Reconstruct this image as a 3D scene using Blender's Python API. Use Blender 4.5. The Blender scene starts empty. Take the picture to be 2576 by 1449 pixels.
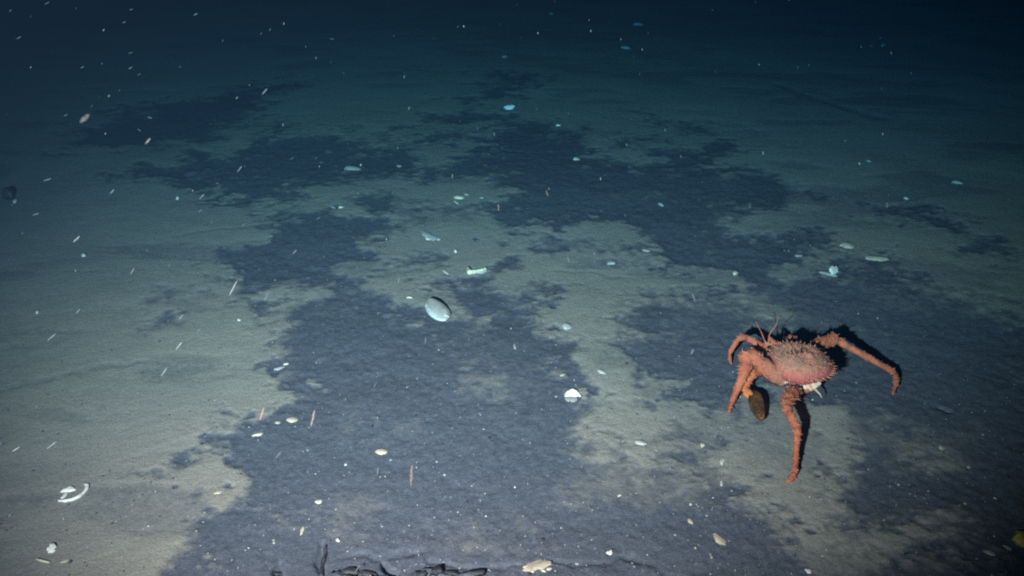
import bpy, bmesh, math, random
import numpy as np
from mathutils import Vector, Matrix, Quaternion
from mathutils.kdtree import KDTree

# ------------------------------------------------------------------ camera, world, lamp, exposure
scene = bpy.context.scene
CAM_H, PITCH, TANH = 1.2, math.radians(28.0), math.tan(math.radians(30.0))
cam_data = bpy.data.cameras.new('camera')
cam_data.sensor_width = 36.0
cam_data.lens = 18.0 / TANH
cam_data.clip_start = 0.02
cam_data.clip_end = 400.0
cam = bpy.data.objects.new('camera', cam_data)
scene.collection.objects.link(cam)
cam.location = (0, 0, CAM_H)
cam.rotation_euler = (math.pi / 2 - PITCH, 0, 0)
scene.camera = cam

world = bpy.data.worlds.new('World')
scene.world = world
world.use_nodes = True
bg = world.node_tree.nodes['Background']
bg.inputs['Color'].default_value = (0.05, 0.30, 0.55, 1)      # deep water: no daylight reaches it
bg.inputs['Strength'].default_value = 0.001

lamp_data = bpy.data.lights.new('dive_lamp', 'SPOT')            # the diving vehicle's flood lamp, left of the camera
lamp_data.energy = 4250.0
lamp_data.color = (1.0, 0.449, 0.349)      # warm, so that the mud near the lamp reads grey through the blue water
lamp_data.spot_size = math.radians(77.2)
lamp_data.spot_blend = 1.0
lamp_data.shadow_soft_size = 0.025
lamp = bpy.data.objects.new('dive_lamp', lamp_data)
scene.collection.objects.link(lamp)
lamp.location = (-0.508, -0.433, 1.173)
LAMP_AIM = Vector((0.80, 8.1, 0.0))
lamp.rotation_euler = (LAMP_AIM - Vector(lamp.location)).to_track_quat('-Z', 'Y').to_euler()

scene.view_settings.view_transform = 'Standard'
scene.view_settings.look = 'None'
scene.view_settings.exposure = 0.0
scene.view_settings.gamma = 1.0
scene.render.engine = 'CYCLES'
scene.cycles.filter_width = 2.1           # the dive camera is slightly soft
scene.cycles.max_bounces = 5
scene.cycles.volume_bounces = 1
scene.cycles.sample_clamp_direct = 4.0
scene.cycles.sample_clamp_indirect = 0.6
scene.cycles.use_denoising = False     # keep a little grain, as the camera had
scene.cycles.caustics_reflective = False
scene.cycles.caustics_refractive = False

# ------------------------------------------------------------------ helpers
C = scene.collection
rnd = random.Random(7)
UX = Vector((1, 0, 0))
UY = Vector((0, math.sin(PITCH), math.cos(PITCH)))
FW = Vector((0, math.cos(PITCH), -math.sin(PITCH)))
CAMP = Vector((0, 0, CAM_H))


def ray(px, py):
    """direction from the camera for a point of the 2576 x 1449 view of the photograph"""
    return FW + UX * ((px - 1288.0) / 1288.0 * TANH) + UY * ((724.5 - py) / 1288.0 * TANH)


def at(px, py, z=0.0):
    d = ray(px, py)
    return CAMP + d * ((z - CAM_H) / d.z)


def lattice(ix, iy, seed):
    h = (ix.astype(np.int64) * 374761393 + iy.astype(np.int64) * 668265263 + seed * 1442695041) & 0xFFFFFFFF
    h = ((h ^ (h >> 13)) * 1274126177) & 0xFFFFFFFF
    h = (h ^ (h >> 16)) & 0xFFFFFFFF
    return h.astype(np.float64) / 4294967295.0


def vnoise(x, y, seed):
    x0, y0 = np.floor(x), np.floor(y)
    fx, fy = x - x0, y - y0
    fx, fy = fx * fx * (3 - 2 * fx), fy * fy * (3 - 2 * fy)
    a, b = lattice(x0, y0, seed), lattice(x0 + 1, y0, seed)
    c, d = lattice(x0, y0 + 1, seed), lattice(x0 + 1, y0 + 1, seed)
    return (a * (1 - fx) + b * fx) * (1 - fy) + (c * (1 - fx) + d * fx) * fy - 0.5


def fbm(x, y, seed, octv=4, lac=2.03, gain=0.5):
    s, amp = 0.0, 1.0
    for k in range(octv):
        s = s + amp * vnoise(x, y, seed + 17 * k)
        x, y = x * lac + 3.7, y * lac - 1.9
        amp *= gain
    return s


def smooth(e0, e1, v):
    t = np.clip((v - e0) / (e1 - e0), 0, 1)
    return t * t * (3 - 2 * t)


def new_obj(name, verts, faces, material, parent=None, flat=False):
    me = bpy.data.meshes.new(name)
    me.from_pydata([tuple(v) for v in verts], [], faces)
    me.update()
    if material:
        me.materials.append(material)
    if not flat:
        me.polygons.foreach_set('use_smooth', [True] * len(me.polygons))
    o = bpy.data.objects.new(name, me)
    C.objects.link(o)
    o.parent = parent
    return o


def tag(o, label, cat, group=None, kind=None):
    o['label'] = label
    o['category'] = cat
    if group:
        o['group'] = group
    if kind:
        o['kind'] = kind
    return o


# ------------------------------------------------------------------ materials
def mat(name):
    m = bpy.data.materials.new(name)
    m.use_nodes = True
    nt = m.node_tree
    b = nt.nodes['Principled BSDF']
    return m, nt, b


def node(nt, kind, **kw):
    n = nt.nodes.new(kind)
    for k, v in kw.items():
        if k in n.inputs:
            n.inputs[k].default_value = v
        else:
            setattr(n, k, v)
    return n


def noise(nt, vec, scale, detail=3.0, rough=0.55):
    n = node(nt, 'ShaderNodeTexNoise', Scale=scale, Detail=detail, Roughness=rough)
    nt.links.new(vec, n.inputs['Vector'])
    return n.outputs['Fac']


def ramp(nt, fac, stops):
    r = nt.nodes.new('ShaderNodeValToRGB')
    while len(r.color_ramp.elements) < len(stops):
        r.color_ramp.elements.new(0.5)
    for e, (p, c) in zip(r.color_ramp.elements, stops):
        e.position = p
        e.color = tuple(c) + (1,) if len(c) == 3 else c
    nt.links.new(fac, r.inputs['Fac'])
    return r.outputs['Color']


def mix(nt, fac, a, b, mode='MIX'):
    m = nt.nodes.new('ShaderNodeMix')
    m.data_type = 'RGBA'
    m.blend_type = mode
    for sock, v in ((m.inputs[0], fac), (m.inputs[6], a), (m.inputs[7], b)):
        if hasattr(v, 'links') or hasattr(v, 'is_linked'):
            nt.links.new(v, sock)
        else:
            sock.default_value = v if isinstance(v, (int, float)) else tuple(v) + (1,)
    return m.outputs[2]


def math_n(nt, op, a, b):
    m = nt.nodes.new('ShaderNodeMath')
    m.operation = op
    for sock, v in ((m.inputs[0], a), (m.inputs[1], b)):
        if hasattr(v, 'is_linked'):
            nt.links.new(v, sock)
        else:
            sock.default_value = v
    return m.outputs[0]


def bump(nt, b, height, dist, strength=0.6):
    n = node(nt, 'ShaderNodeBump', Strength=strength, Distance=dist)
    nt.links.new(height, n.inputs['Height'])
    nt.links.new(n.outputs['Normal'], b.inputs['Normal'])


def seabed_material():
    m, nt, b = mat('seabed_sediment')
    tc = nt.nodes.new('ShaderNodeTexCoord').outputs['Object']
    at_ = node(nt, 'ShaderNodeAttribute', attribute_name='dark_film_and_shade')  # film cover, with furrow and pit shade painted into it
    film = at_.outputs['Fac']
    # pale silt
    n_big = noise(nt, tc, 3.0, 4)
    n_mid = noise(nt, tc, 28.0, 5, 0.6)
    n_fine = noise(nt, tc, 240.0, 3, 0.7)
    silt = ramp(nt, n_mid, [(0.30, (0.205, 0.190, 0.162)), (0.52, (0.256, 0.240, 0.205)), (0.75, (0.308, 0.288, 0.242))])
    silt = mix(nt, 0.35, silt, ramp(nt, n_big, [(0.35, (0.205, 0.195, 0.174)), (0.65, (0.298, 0.274, 0.226))]))
    silt = mix(nt, 0.5, silt, ramp(nt, n_fine, [(0.32, (0.16, 0.15, 0.13)), (0.5, (0.256, 0.240, 0.205)), (0.68, (0.39, 0.366, 0.315))]))
    # dark bacterial film
    n_f2 = noise(nt, tc, 75.0, 5, 0.68)
    n_f3 = noise(nt, tc, 420.0, 2, 0.7)
    film_c = ramp(nt, n_f2, [(0.28, (0.044, 0.048, 0.066)), (0.5, (0.077, 0.087, 0.110)), (0.74, (0.136, 0.144, 0.160))])
    film_c = mix(nt, 0.5, film_c, ramp(nt, n_f3, [(0.30, (0.030, 0.035, 0.050)), (0.5, (0.081, 0.090, 0.112)), (0.70, (0.182, 0.188, 0.198))]))
    # ragged edge
    n_edge = noise(nt, tc, 45.0, 6, 0.72)
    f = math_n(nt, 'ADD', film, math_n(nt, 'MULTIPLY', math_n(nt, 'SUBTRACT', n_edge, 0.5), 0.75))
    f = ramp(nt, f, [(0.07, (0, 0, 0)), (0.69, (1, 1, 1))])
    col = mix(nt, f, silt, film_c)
    # black grains lying on the mud
    n_g = noise(nt, tc, 130.0, 2, 0.5)
    g = ramp(nt, n_g, [(0.715, (0, 0, 0)), (0.76, (1, 1, 1))])
    col = mix(nt, math_n(nt, 'MULTIPLY', g, 0.65), col, (0.05, 0.05, 0.055))
    nt.links.new(col, b.inputs['Base Color'])
    b.inputs['Roughness'].default_value = 0.95
    b.inputs['Specular IOR Level'].default_value = 0.12
    h = math_n(nt, 'ADD', math_n(nt, 'MULTIPLY', n_f2, 0.7), math_n(nt, 'MULTIPLY', n_fine, 0.5))
    bump(nt, b, h, 0.006, 0.55)
    return m


def shell_material(name, dark, mid, light, ring=0.25):
    m, nt, b = mat(name)
    tc = nt.nodes.new('ShaderNodeTexCoord').outputs['Object']
    n1 = noise(nt, tc, 55.0, 5, 0.65)
    col = ramp(nt, n1, [(0.30, dark), (0.5, mid), (0.7, light)])
    at_ = node(nt, 'ShaderNodeAttribute', attribute_name='growth')
    w = math_n(nt, 'SINE', math_n(nt, 'MULTIPLY', at_.outputs['Fac'], 60.0), 0.0)
    w = math_n(nt, 'MULTIPLY', math_n(nt, 'ADD', w, 1.0), 0.5 * ring)
    col = mix(nt, w, col, dark)
    nt.links.new(col, b.inputs['Base Color'])
    b.inputs['Roughness'].default_value = 0.6
    b.inputs['Specular IOR Level'].default_value = 0.3
    bump(nt, b, n1, 0.002, 0.5)
    return m


M_SEABED = seabed_material()
M_WHITE = shell_material('white_shell', (0.34, 0.32, 0.27), (0.60, 0.58, 0.50), (0.78, 0.76, 0.68), 0.2)
M_BRIGHT = shell_material('bright_white_shell', (0.58, 0.55, 0.46), (0.82, 0.80, 0.72), (0.90, 0.88, 0.82), 0.1)
M_CREAM = shell_material('cream_shell', (0.36, 0.33, 0.22), (0.60, 0.56, 0.40), (0.74, 0.70, 0.54))
M_TAN = shell_material('tan_shell', (0.26, 0.21, 0.15), (0.42, 0.36, 0.27), (0.56, 0.49, 0.38))
M_GREY = shell_material('silted_grey_shell', (0.25, 0.25, 0.23), (0.36, 0.355, 0.325), (0.48, 0.475, 0.44))
M_SILTED = shell_material('silt_covered_shell', (0.21, 0.205, 0.18), (0.285, 0.272, 0.238), (0.36, 0.345, 0.30), 0.1)
M_BLUEGREY = shell_material('pale_blue_grey_shell', (0.34, 0.36, 0.36), (0.48, 0.50, 0.51), (0.60, 0.63, 0.63))
M_MUSSEL = shell_material('brown_mussel', (0.016, 0.010, 0.006), (0.080, 0.030, 0.008), (0.26, 0.095, 0.018), 0.65)
M_YELLOW = shell_material('yellow_sponge', (0.20, 0.15, 0.03), (0.45, 0.36, 0.06), (0.60, 0.50, 0.12), 0.0)
M_TUBE_SHADE = shell_material('tube_and_crevice_shade', (0.014, 0.014, 0.017), (0.030, 0.030, 0.036), (0.075, 0.066, 0.062), 0.0)  # for the worm tube and the lumps that stand in for crevice shade
M_ROCK = shell_material('dark_stone', (0.025, 0.02, 0.02), (0.055, 0.045, 0.045), (0.10, 0.085, 0.08), 0.0)


def flake_material(name, col, clear):
    m, nt, b = mat(name)
    tc = nt.nodes.new('ShaderNodeTexCoord').outputs['Object']
    n1 = noise(nt, tc, 160.0, 3, 0.6)
    c = ramp(nt, n1, [(0.3, tuple(x * 0.7 for x in col)), (0.7, col)])
    nt.links.new(c, b.inputs['Base Color'])
    b.inputs['Roughness'].default_value = 0.9
    b.inputs['Specular IOR Level'].default_value = 0.1
    if clear:                                    # gelatinous, see-through aggregate
        n2 = noise(nt, tc, 420.0, 3, 0.6)
        al = ramp(nt, n2, [(0.35, (1 - min(1, clear * 1.5),) * 3), (0.68, (1 - clear * 0.5,) * 3)])
        nt.links.new(al, b.inputs['Alpha'])
    return m


M_SNOW = flake_material('pale_marine_snow', (0.090, 0.125, 0.135), 0.62)
M_SNOW_RED = flake_material('reddish_marine_snow', (0.12, 0.105, 0.095), 0.6)
M_SNOW_ORANGE = flake_material('orange_marine_snow', (0.11, 0.105, 0.095), 0.75)
M_SNOW_WHITE = flake_material('white_marine_snow', (0.12, 0.15, 0.15), 0.4)


def crab_material():
    m, nt, b = mat('crab_carapace')
    tc = nt.nodes.new('ShaderNodeTexCoord').outputs['Object']
    vc = node(nt, 'ShaderNodeVertexColor', layer_name='Col').outputs['Color']
    n1 = noise(nt, tc, 140.0, 5, 0.65)
    n2 = noise(nt, tc, 420.0, 3, 0.6)
    var = ramp(nt, n1, [(0.28, (0.62, 0.55, 0.52)), (0.55, (1, 1, 1)), (0.78, (1.0, 1.0, 1.0))])
    col = mix(nt, 0.8, vc, mix(nt, 1.0, vc, var, 'MULTIPLY'))
    nt.links.new(col, b.inputs['Base Color'])
    b.inputs['Roughness'].default_value = 0.62
    b.inputs['Specular IOR Level'].default_value = 0.3
    h = math_n(nt, 'ADD', n1, math_n(nt, 'MULTIPLY', n2, 0.4))
    bump(nt, b, h, 0.006, 0.9)
    return m


M_CRAB = crab_material()
M_ANT, _nt, _b = mat('crab_antenna')
_b.inputs['Base Color'].default_value = (0.50, 0.13, 0.07, 1)
_b.inputs['Roughness'].default_value = 0.5
M_EYE, _nt, _b = mat('crab_eye')
_b.inputs['Base Color'].default_value = (0.015, 0.012, 0.012, 1)
_b.inputs['Roughness'].default_value = 0.2

# ------------------------------------------------------------------ the seabed: outlines of the dark bacterial film
DARK, LIGHT = 1, 0


def k1(pts):  # three magnified views of the photograph, read back to the full view
    return [(469.6 + x * .37027, 402.5 + y * .37027) for x, y in pts]


def k2(pts):
    return [(1140.4 + x * .37032, 335.4 + y * .37032) for x, y in pts]


def tl(pts):
    return [(x / 3.0, y / 3.0) for x, y in pts]


def tm(pts):
    return [(858.6 + x / 3.0, y / 3.0) for x, y in pts]


def k6(pts):
    return [(1945.3 + x * .25467, 469.6 + y * .25467) for x, y in pts]


# (dark or light, strength, edge softness in metres per metre of distance, outline)
FILM = [
    (DARK, 1.1, .009, tl([(540, 1085), (640, 940), (950, 900), (1040, 780), (1350, 750), (1650, 690), (1850, 650), (2000, 640), (2230, 650), (1960, 720), (1880, 800), (1800, 920), (1690, 950), (1650, 1040), (1500, 1050), (1400, 1020), (1250, 1040), (1150, 1100), (1000, 1110), (750, 1090)])),
    # far band, left half
    (DARK, .95, .008, [(297, 423), (360, 417), (417, 420), (467, 407), (483, 370), (533, 377), (560, 397), (633, 353), (683, 320), (693, 300), (733, 320), (713, 333), (767, 340), (880, 343), (900, 373), (960, 367), (1005, 347), (1072, 350), (1145, 330), (1168, 343), (1135, 360), (1078, 363), (1048, 387), (1045, 417), (1062, 452), (1025, 447), (995, 432), (951, 430), (914, 436), (862, 445), (840, 454), (803, 458), (751, 464), (706, 471), (729, 482), (677, 486), (636, 495), (632, 469), (581, 473), (566, 488), (536, 471), (469, 458), (433, 443), (347, 443), (300, 447)]),
    (DARK, .60, .010, tm([(300, 1040), (400, 945), (600, 945), (720, 892), (750, 912), (680, 965), (450, 985)])),
    (DARK, 1.0, .008, tm([(1040, 560), (1150, 550), (1350, 560), (1420, 600), (1380, 690), (1420, 740), (1250, 720), (1100, 735), (950, 800), (900, 840), (1100, 860), (1130, 905), (900, 920), (760, 870), (870, 840), (960, 760), (1150, 690), (1100, 640)])),
    (DARK, .95, .008, tm([(1150, 870), (1250, 880), (1500, 900), (1590, 960), (1780, 980), (1800, 1050), (1830, 1100), (1900, 1180), (1830, 1300), (1290, 1440), (1150, 1420), (1110, 1330), (1130, 1290), (850, 1330), (600, 1340), (560, 1250), (800, 1260), (930, 1200), (1030, 1170), (1030, 1085), (1000, 1015), (1180, 1000), (1300, 1000), (1180, 930)])),
    # far band, right half
    (DARK, .95, .008, k2([(-60, 270), (0, 240), (60, 170), (160, 155), (165, 20), (230, -20), (700, -30), (840, 0), (850, 70), (900, 150), (1080, 130), (1150, 150), (1250, 210), (1400, 200), (1490, 150), (1500, 90), (1650, 90), (1760, 45), (1850, 80), (1840, 150), (1800, 200), (1830, 245), (2050, 240), (2180, 260), (2270, 310), (2300, 400), (2280, 480), (2180, 525), (2000, 520), (1900, 560), (1860, 620), (1900, 680), (2100, 690), (2240, 670), (2355, 660), (2400, 760), (2355, 920), (2100, 1000), (1950, 1000), (1850, 900), (1700, 880), (1500, 870), (1400, 790), (1370, 740), (1350, 680), (1180, 620), (1100, 575), (900, 580), (800, 640), (700, 660), (650, 620), (500, 600), (350, 600), (300, 530), (330, 420), (300, 370), (250, 340), (245, 290), (120, 270)])),
    (DARK, 1.1, .007, k2([(1830, 245), (2050, 238), (2180, 258), (2270, 305), (2305, 400), (2285, 480), (2180, 525), (1950, 480), (1750, 380)])),
    (DARK, .80, .010, k2([(1040, 40), (1100, 0), (1320, -20), (1330, 0), (1200, 20), (1230, 50), (1380, 40), (1500, 90), (1450, 120), (1300, 95), (1230, 70), (1080, 85)])),
    (DARK, .65, .010, k2([(350, 640), (480, 640), (560, 690), (700, 740), (900, 745), (1100, 700), (1150, 740), (900, 790), (720, 810), (600, 790), (470, 760), (430, 700)])),
    (DARK, .55, .010, k2([(910, 830), (1000, 815), (1100, 830), (1090, 870), (950, 880)])),
    (DARK, .55, .012, tm([(2190, 835), (2340, 870), (2576, 905), (2700, 930), (2680, 965), (2576, 950), (2400, 930), (2280, 880)])),
    (DARK, .45, .014, tm([(370, 535), (480, 525), (620, 528), (610, 545), (480, 550)])),
    (DARK, .45, .014, tm([(2150, 465), (2260, 450), (2340, 470), (2260, 495)])),
    (DARK, .70, .012, [(1717, 300), (1790, 318), (1830, 326), (1790, 337), (1750, 330), (1700, 312)]),
    # middle left film
    (DARK, .90, .007, [(662, 552), (692, 541), (725, 530), (773, 523), (825, 525), (825, 539), (869, 547), (910, 539), (936, 530), (929, 521), (888, 514), (895, 501), (925, 489), (981, 489), (992, 510), (992, 551), (984, 565), (951, 584), (944, 599), (944, 625), (955, 658), (914, 652), (877, 654), (855, 676), (840, 691), (844, 699), (877, 706), (895, 721), (906, 736), (951, 747), (981, 760), (1018, 762), (1047, 769), (1075, 778), (1120, 810), (1165, 790), (1180, 1000), (760, 1000), (732, 900), (736, 847), (732, 825), (710, 821), (688, 817), (684, 795), (677, 773), (647, 767), (677, 756), (710, 747), (755, 741), (781, 736), (773, 721), (729, 719), (677, 726), (618, 732), (577, 728), (571, 710), (570, 684), (551, 658), (536, 625), (573, 621), (610, 625), (655, 621), (677, 595), (695, 573)]),
    (DARK, .45, .012, [(990, 510), (1080, 500), (1130, 520), (1240, 530), (1235, 545), (1120, 560), (1080, 575), (1000, 560)]),
    (DARK, .75, .007, [(990, 672), (1030, 655), (1070, 650), (1095, 652), (1090, 668), (1050, 680), (1010, 678), (960, 675)]),
    (DARK, .65, .010, [(390, 782), (430, 760), (460, 752), (490, 760), (482, 782), (440, 798), (400, 802)]),
    (DARK, .60, .008, [(388, 1188), (415, 1160), (450, 1145), (480, 1146), (470, 1162), (430, 1175), (405, 1192)]),
    # great lower film
    (DARK, .82, .007, [(1100, 735), (1115, 712), (1160, 700), (1215, 672), (1250, 652), (1290, 652), (1285, 672), (1228, 692), (1235, 710), (1305, 722), (1398, 714), (1396, 728), (1362, 748), (1396, 758), (1394, 770), (1362, 780), (1340, 815), (1380, 830), (1420, 850), (1470, 850), (1440, 900), (1480, 960), (1510, 1010), (1470, 1060), (1450, 1100), (1500, 1120), (1560, 1130), (1590, 1150), (1660, 1160), (1800, 1190), (1900, 1250), (1960, 1300), (1980, 1350), (2030, 1400), (2080, 1432), (2140, 1420), (2150, 1560), (330, 1560), (410, 1449), (450, 1390), (490, 1330), (505, 1290), (560, 1270), (620, 1240), (610, 1195), (575, 1160), (555, 1125), (530, 1100), (555, 1078), (600, 1055), (650, 1030), (715, 1012), (747, 990), (730, 965), (735, 940), (720, 915), (1000, 870), (1165, 800)]),
    # right of the pale tongue, round the crab
    (DARK, .80, .012, [(1570, 790), (1600, 740), (1700, 720), (1850, 720), (1950, 690), (2100, 660), (2250, 640), (2300, 690), (2360, 690), (2400, 740), (2576, 780), (2700, 850), (2700, 1449), (2560, 1449), (2460, 1360), (2330, 1330), (2110, 1290), (2090, 1230), (2130, 1200), (2110, 1160), (2140, 1100), (2120, 1030), (2000, 1000), (1900, 1010), (1840, 1030), (1760, 1010), (1700, 1000), (1640, 960), (1590, 930), (1570, 850)]),
    (DARK, .70, .008, [(1700, 1050), (1780, 1058), (1830, 1075), (1890, 1085), (1870, 1105), (1800, 1112), (1780, 1150), (1840, 1160), (1800, 1200), (1700, 1190), (1620, 1160), (1600, 1140), (1640, 1120), (1650, 1090)]),
    (DARK, .66, .012, [(2130, 1395), (2250, 1375), (2330, 1350), (2450, 1390), (2600, 1449), (2600, 1560), (2080, 1560), (2080, 1440)]),
    (DARK, .95, .010, k6([(1050, 190), (1130, 150), (1170, 200), (1440, 200), (1400, 260), (1600, 330), (1800, 400), (1980, 480), (1900, 480), (1700, 440), (1450, 390), (1200, 345), (1300, 285), (1100, 240)])),
    (DARK, .95, .010, k6([(1730, 620), (1960, 520), (2250, 540), (2300, 640), (2000, 690)])),
    # pale windows inside the film
    (LIGHT, .85, .008, k2([(1070, 95), (1200, 80), (1320, 120), (1490, 140), (1400, 175), (1280, 205), (1180, 180), (1130, 140)])),
    (LIGHT, .35, .012, k2([(1000, 380), (1200, 400), (1500, 390), (1640, 350), (1600, 390), (1400, 430), (1100, 430)])),
    (LIGHT, .55, .012, k2([(1880, 600), (2000, 560), (2200, 560), (2355, 570), (2355, 640), (2200, 660), (2000, 650), (1900, 640)])),
    (LIGHT, .60, .012, k2([(1780, 890), (1900, 900), (2000, 960), (2040, 1030), (1900, 1040), (1820, 960)])),
    (LIGHT, .55, .010, [(1880, 770), (1940, 745), (1990, 770), (2000, 820), (1930, 830), (1880, 810)]),
    (LIGHT, .35, .012, [(1600, 735), (1800, 705), (1900, 735), (1850, 770), (1700, 765)]),
    (LIGHT, .22, .012, [(860, 1045), (920, 1010), (1010, 1035), (1000, 1090), (930, 1105), (870, 1080)]),
    (LIGHT, .25, .012, [(1060, 930), (1200, 900), (1330, 960), (1250, 1010), (1100, 990)]),
    (LIGHT, .25, .014, [(700, 1270), (840, 1255), (920, 1310), (850, 1350), (760, 1340)]),
    (LIGHT, .18, .014, [(1130, 1330), (1320, 1290), (1420, 1330), (1300, 1380), (1150, 1390)]),
    (LIGHT, .15, .014, [(1380, 1200), (1500, 1180), (1560, 1230), (1420, 1260)]),
    (LIGHT, .50, .010, [(1670, 1160), (1720, 1165), (1775, 1195), (1750, 1218), (1690, 1195)]),
    (LIGHT, .50, .012, [(2280, 1150), (2340, 1140), (2385, 1155), (2370, 1195), (2295, 1190)]),
    (LIGHT, .35, .014, [(2230, 1050), (2330, 1070), (2360, 1130), (2280, 1130)]),
    (LIGHT, .2, .014, [(1380, 1400), (1520, 1425), (1560, 1449), (1360, 1449)]),
]


# furrows: (depth, half width, outline); negative depth is a ridge
FURROWS = [
    (.003, .055, [(1970, 213), (2010, 228), (2060, 246), (2150, 276), (2217, 293)]),
    (.0002, .007, [(1397, 675), (1440, 678), (1490, 677), (1520, 690), (1600, 693), (1650, 690)]),
    (.0002, .016, [(0, 990), (60, 968), (130, 955), (200, 938), (280, 924), (350, 914), (420, 906)]),
    (.0001, .010, [(440, 592), (540, 578), (640, 566)]),
    (.0001, .010, [(170, 684), (240, 682)]),
    (.003, .010, [(1090, 1412), (1160, 1421), (1230, 1427), (1310, 1414)]),
    (.003, .012, [(1380, 1402), (1450, 1414), (1530, 1408), (1620, 1403), (1660, 1425), (1700, 1455)]),
    (.003, .012, [(880, 1398), (960, 1396), (1030, 1390), (1060, 1380)]),
    (.006, .011, [(817, 1372), (814, 1400), (808, 1430), (806, 1460)]),
    (.012, .008, [(700, 1410), (690, 1420), (704, 1455)]),
    (-.011, .014, [(815, 1462), (850, 1455), (872, 1447), (905, 1445), (935, 1450), (958, 1464)]),
    (-.009, .013, [(1010, 1466), (1045, 1459), (1072, 1455), (1090, 1447), (1125, 1449), (1150, 1456), (1185, 1451), (1215, 1459), (1240, 1470)]),
    (-.008, .012, [(640, 1478), (700, 1462), (740, 1470)]),
    (.016, .007, [(972, 1406), (975, 1425), (985, 1434)]),
    (.010, .006, [(2360, 1015), (2390, 1024)]),
]


# dimples: (depth, radius, x, y)
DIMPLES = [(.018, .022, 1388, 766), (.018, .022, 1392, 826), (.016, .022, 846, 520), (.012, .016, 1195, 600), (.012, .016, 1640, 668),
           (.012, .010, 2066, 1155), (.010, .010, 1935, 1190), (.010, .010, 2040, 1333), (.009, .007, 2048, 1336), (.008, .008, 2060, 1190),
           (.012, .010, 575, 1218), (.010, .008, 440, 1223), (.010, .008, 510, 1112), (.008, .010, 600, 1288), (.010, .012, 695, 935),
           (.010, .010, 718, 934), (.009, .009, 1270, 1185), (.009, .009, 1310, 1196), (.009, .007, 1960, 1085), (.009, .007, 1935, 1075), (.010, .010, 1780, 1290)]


def seg_dist(X, Y, pts, closed):
    n = len(pts)
    best = np.full(X.shape, 1e9)
    for i in range(n if closed else n - 1):
        (x0, y0), (x1, y1) = pts[i], pts[(i + 1) % n]
        dx, dy = x1 - x0, y1 - y0
        t = np.clip(((X - x0) * dx + (Y - y0) * dy) / (dx * dx + dy * dy + 1e-12), 0, 1)
        best = np.minimum(best, (X - x0 - t * dx) ** 2 + (Y - y0 - t * dy) ** 2)
    return np.sqrt(best)


def inside(X, Y, pts):
    r = np.zeros(X.shape, bool)
    n = len(pts)
    for i in range(n):
        (x0, y0), (x1, y1) = pts[i], pts[(i + 1) % n]
        c = (y0 > Y) != (y1 > Y)
        r ^= c & (X < (x1 - x0) * (Y - y0) / (y1 - y0 + 1e-12) + x0)
    return r


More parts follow.
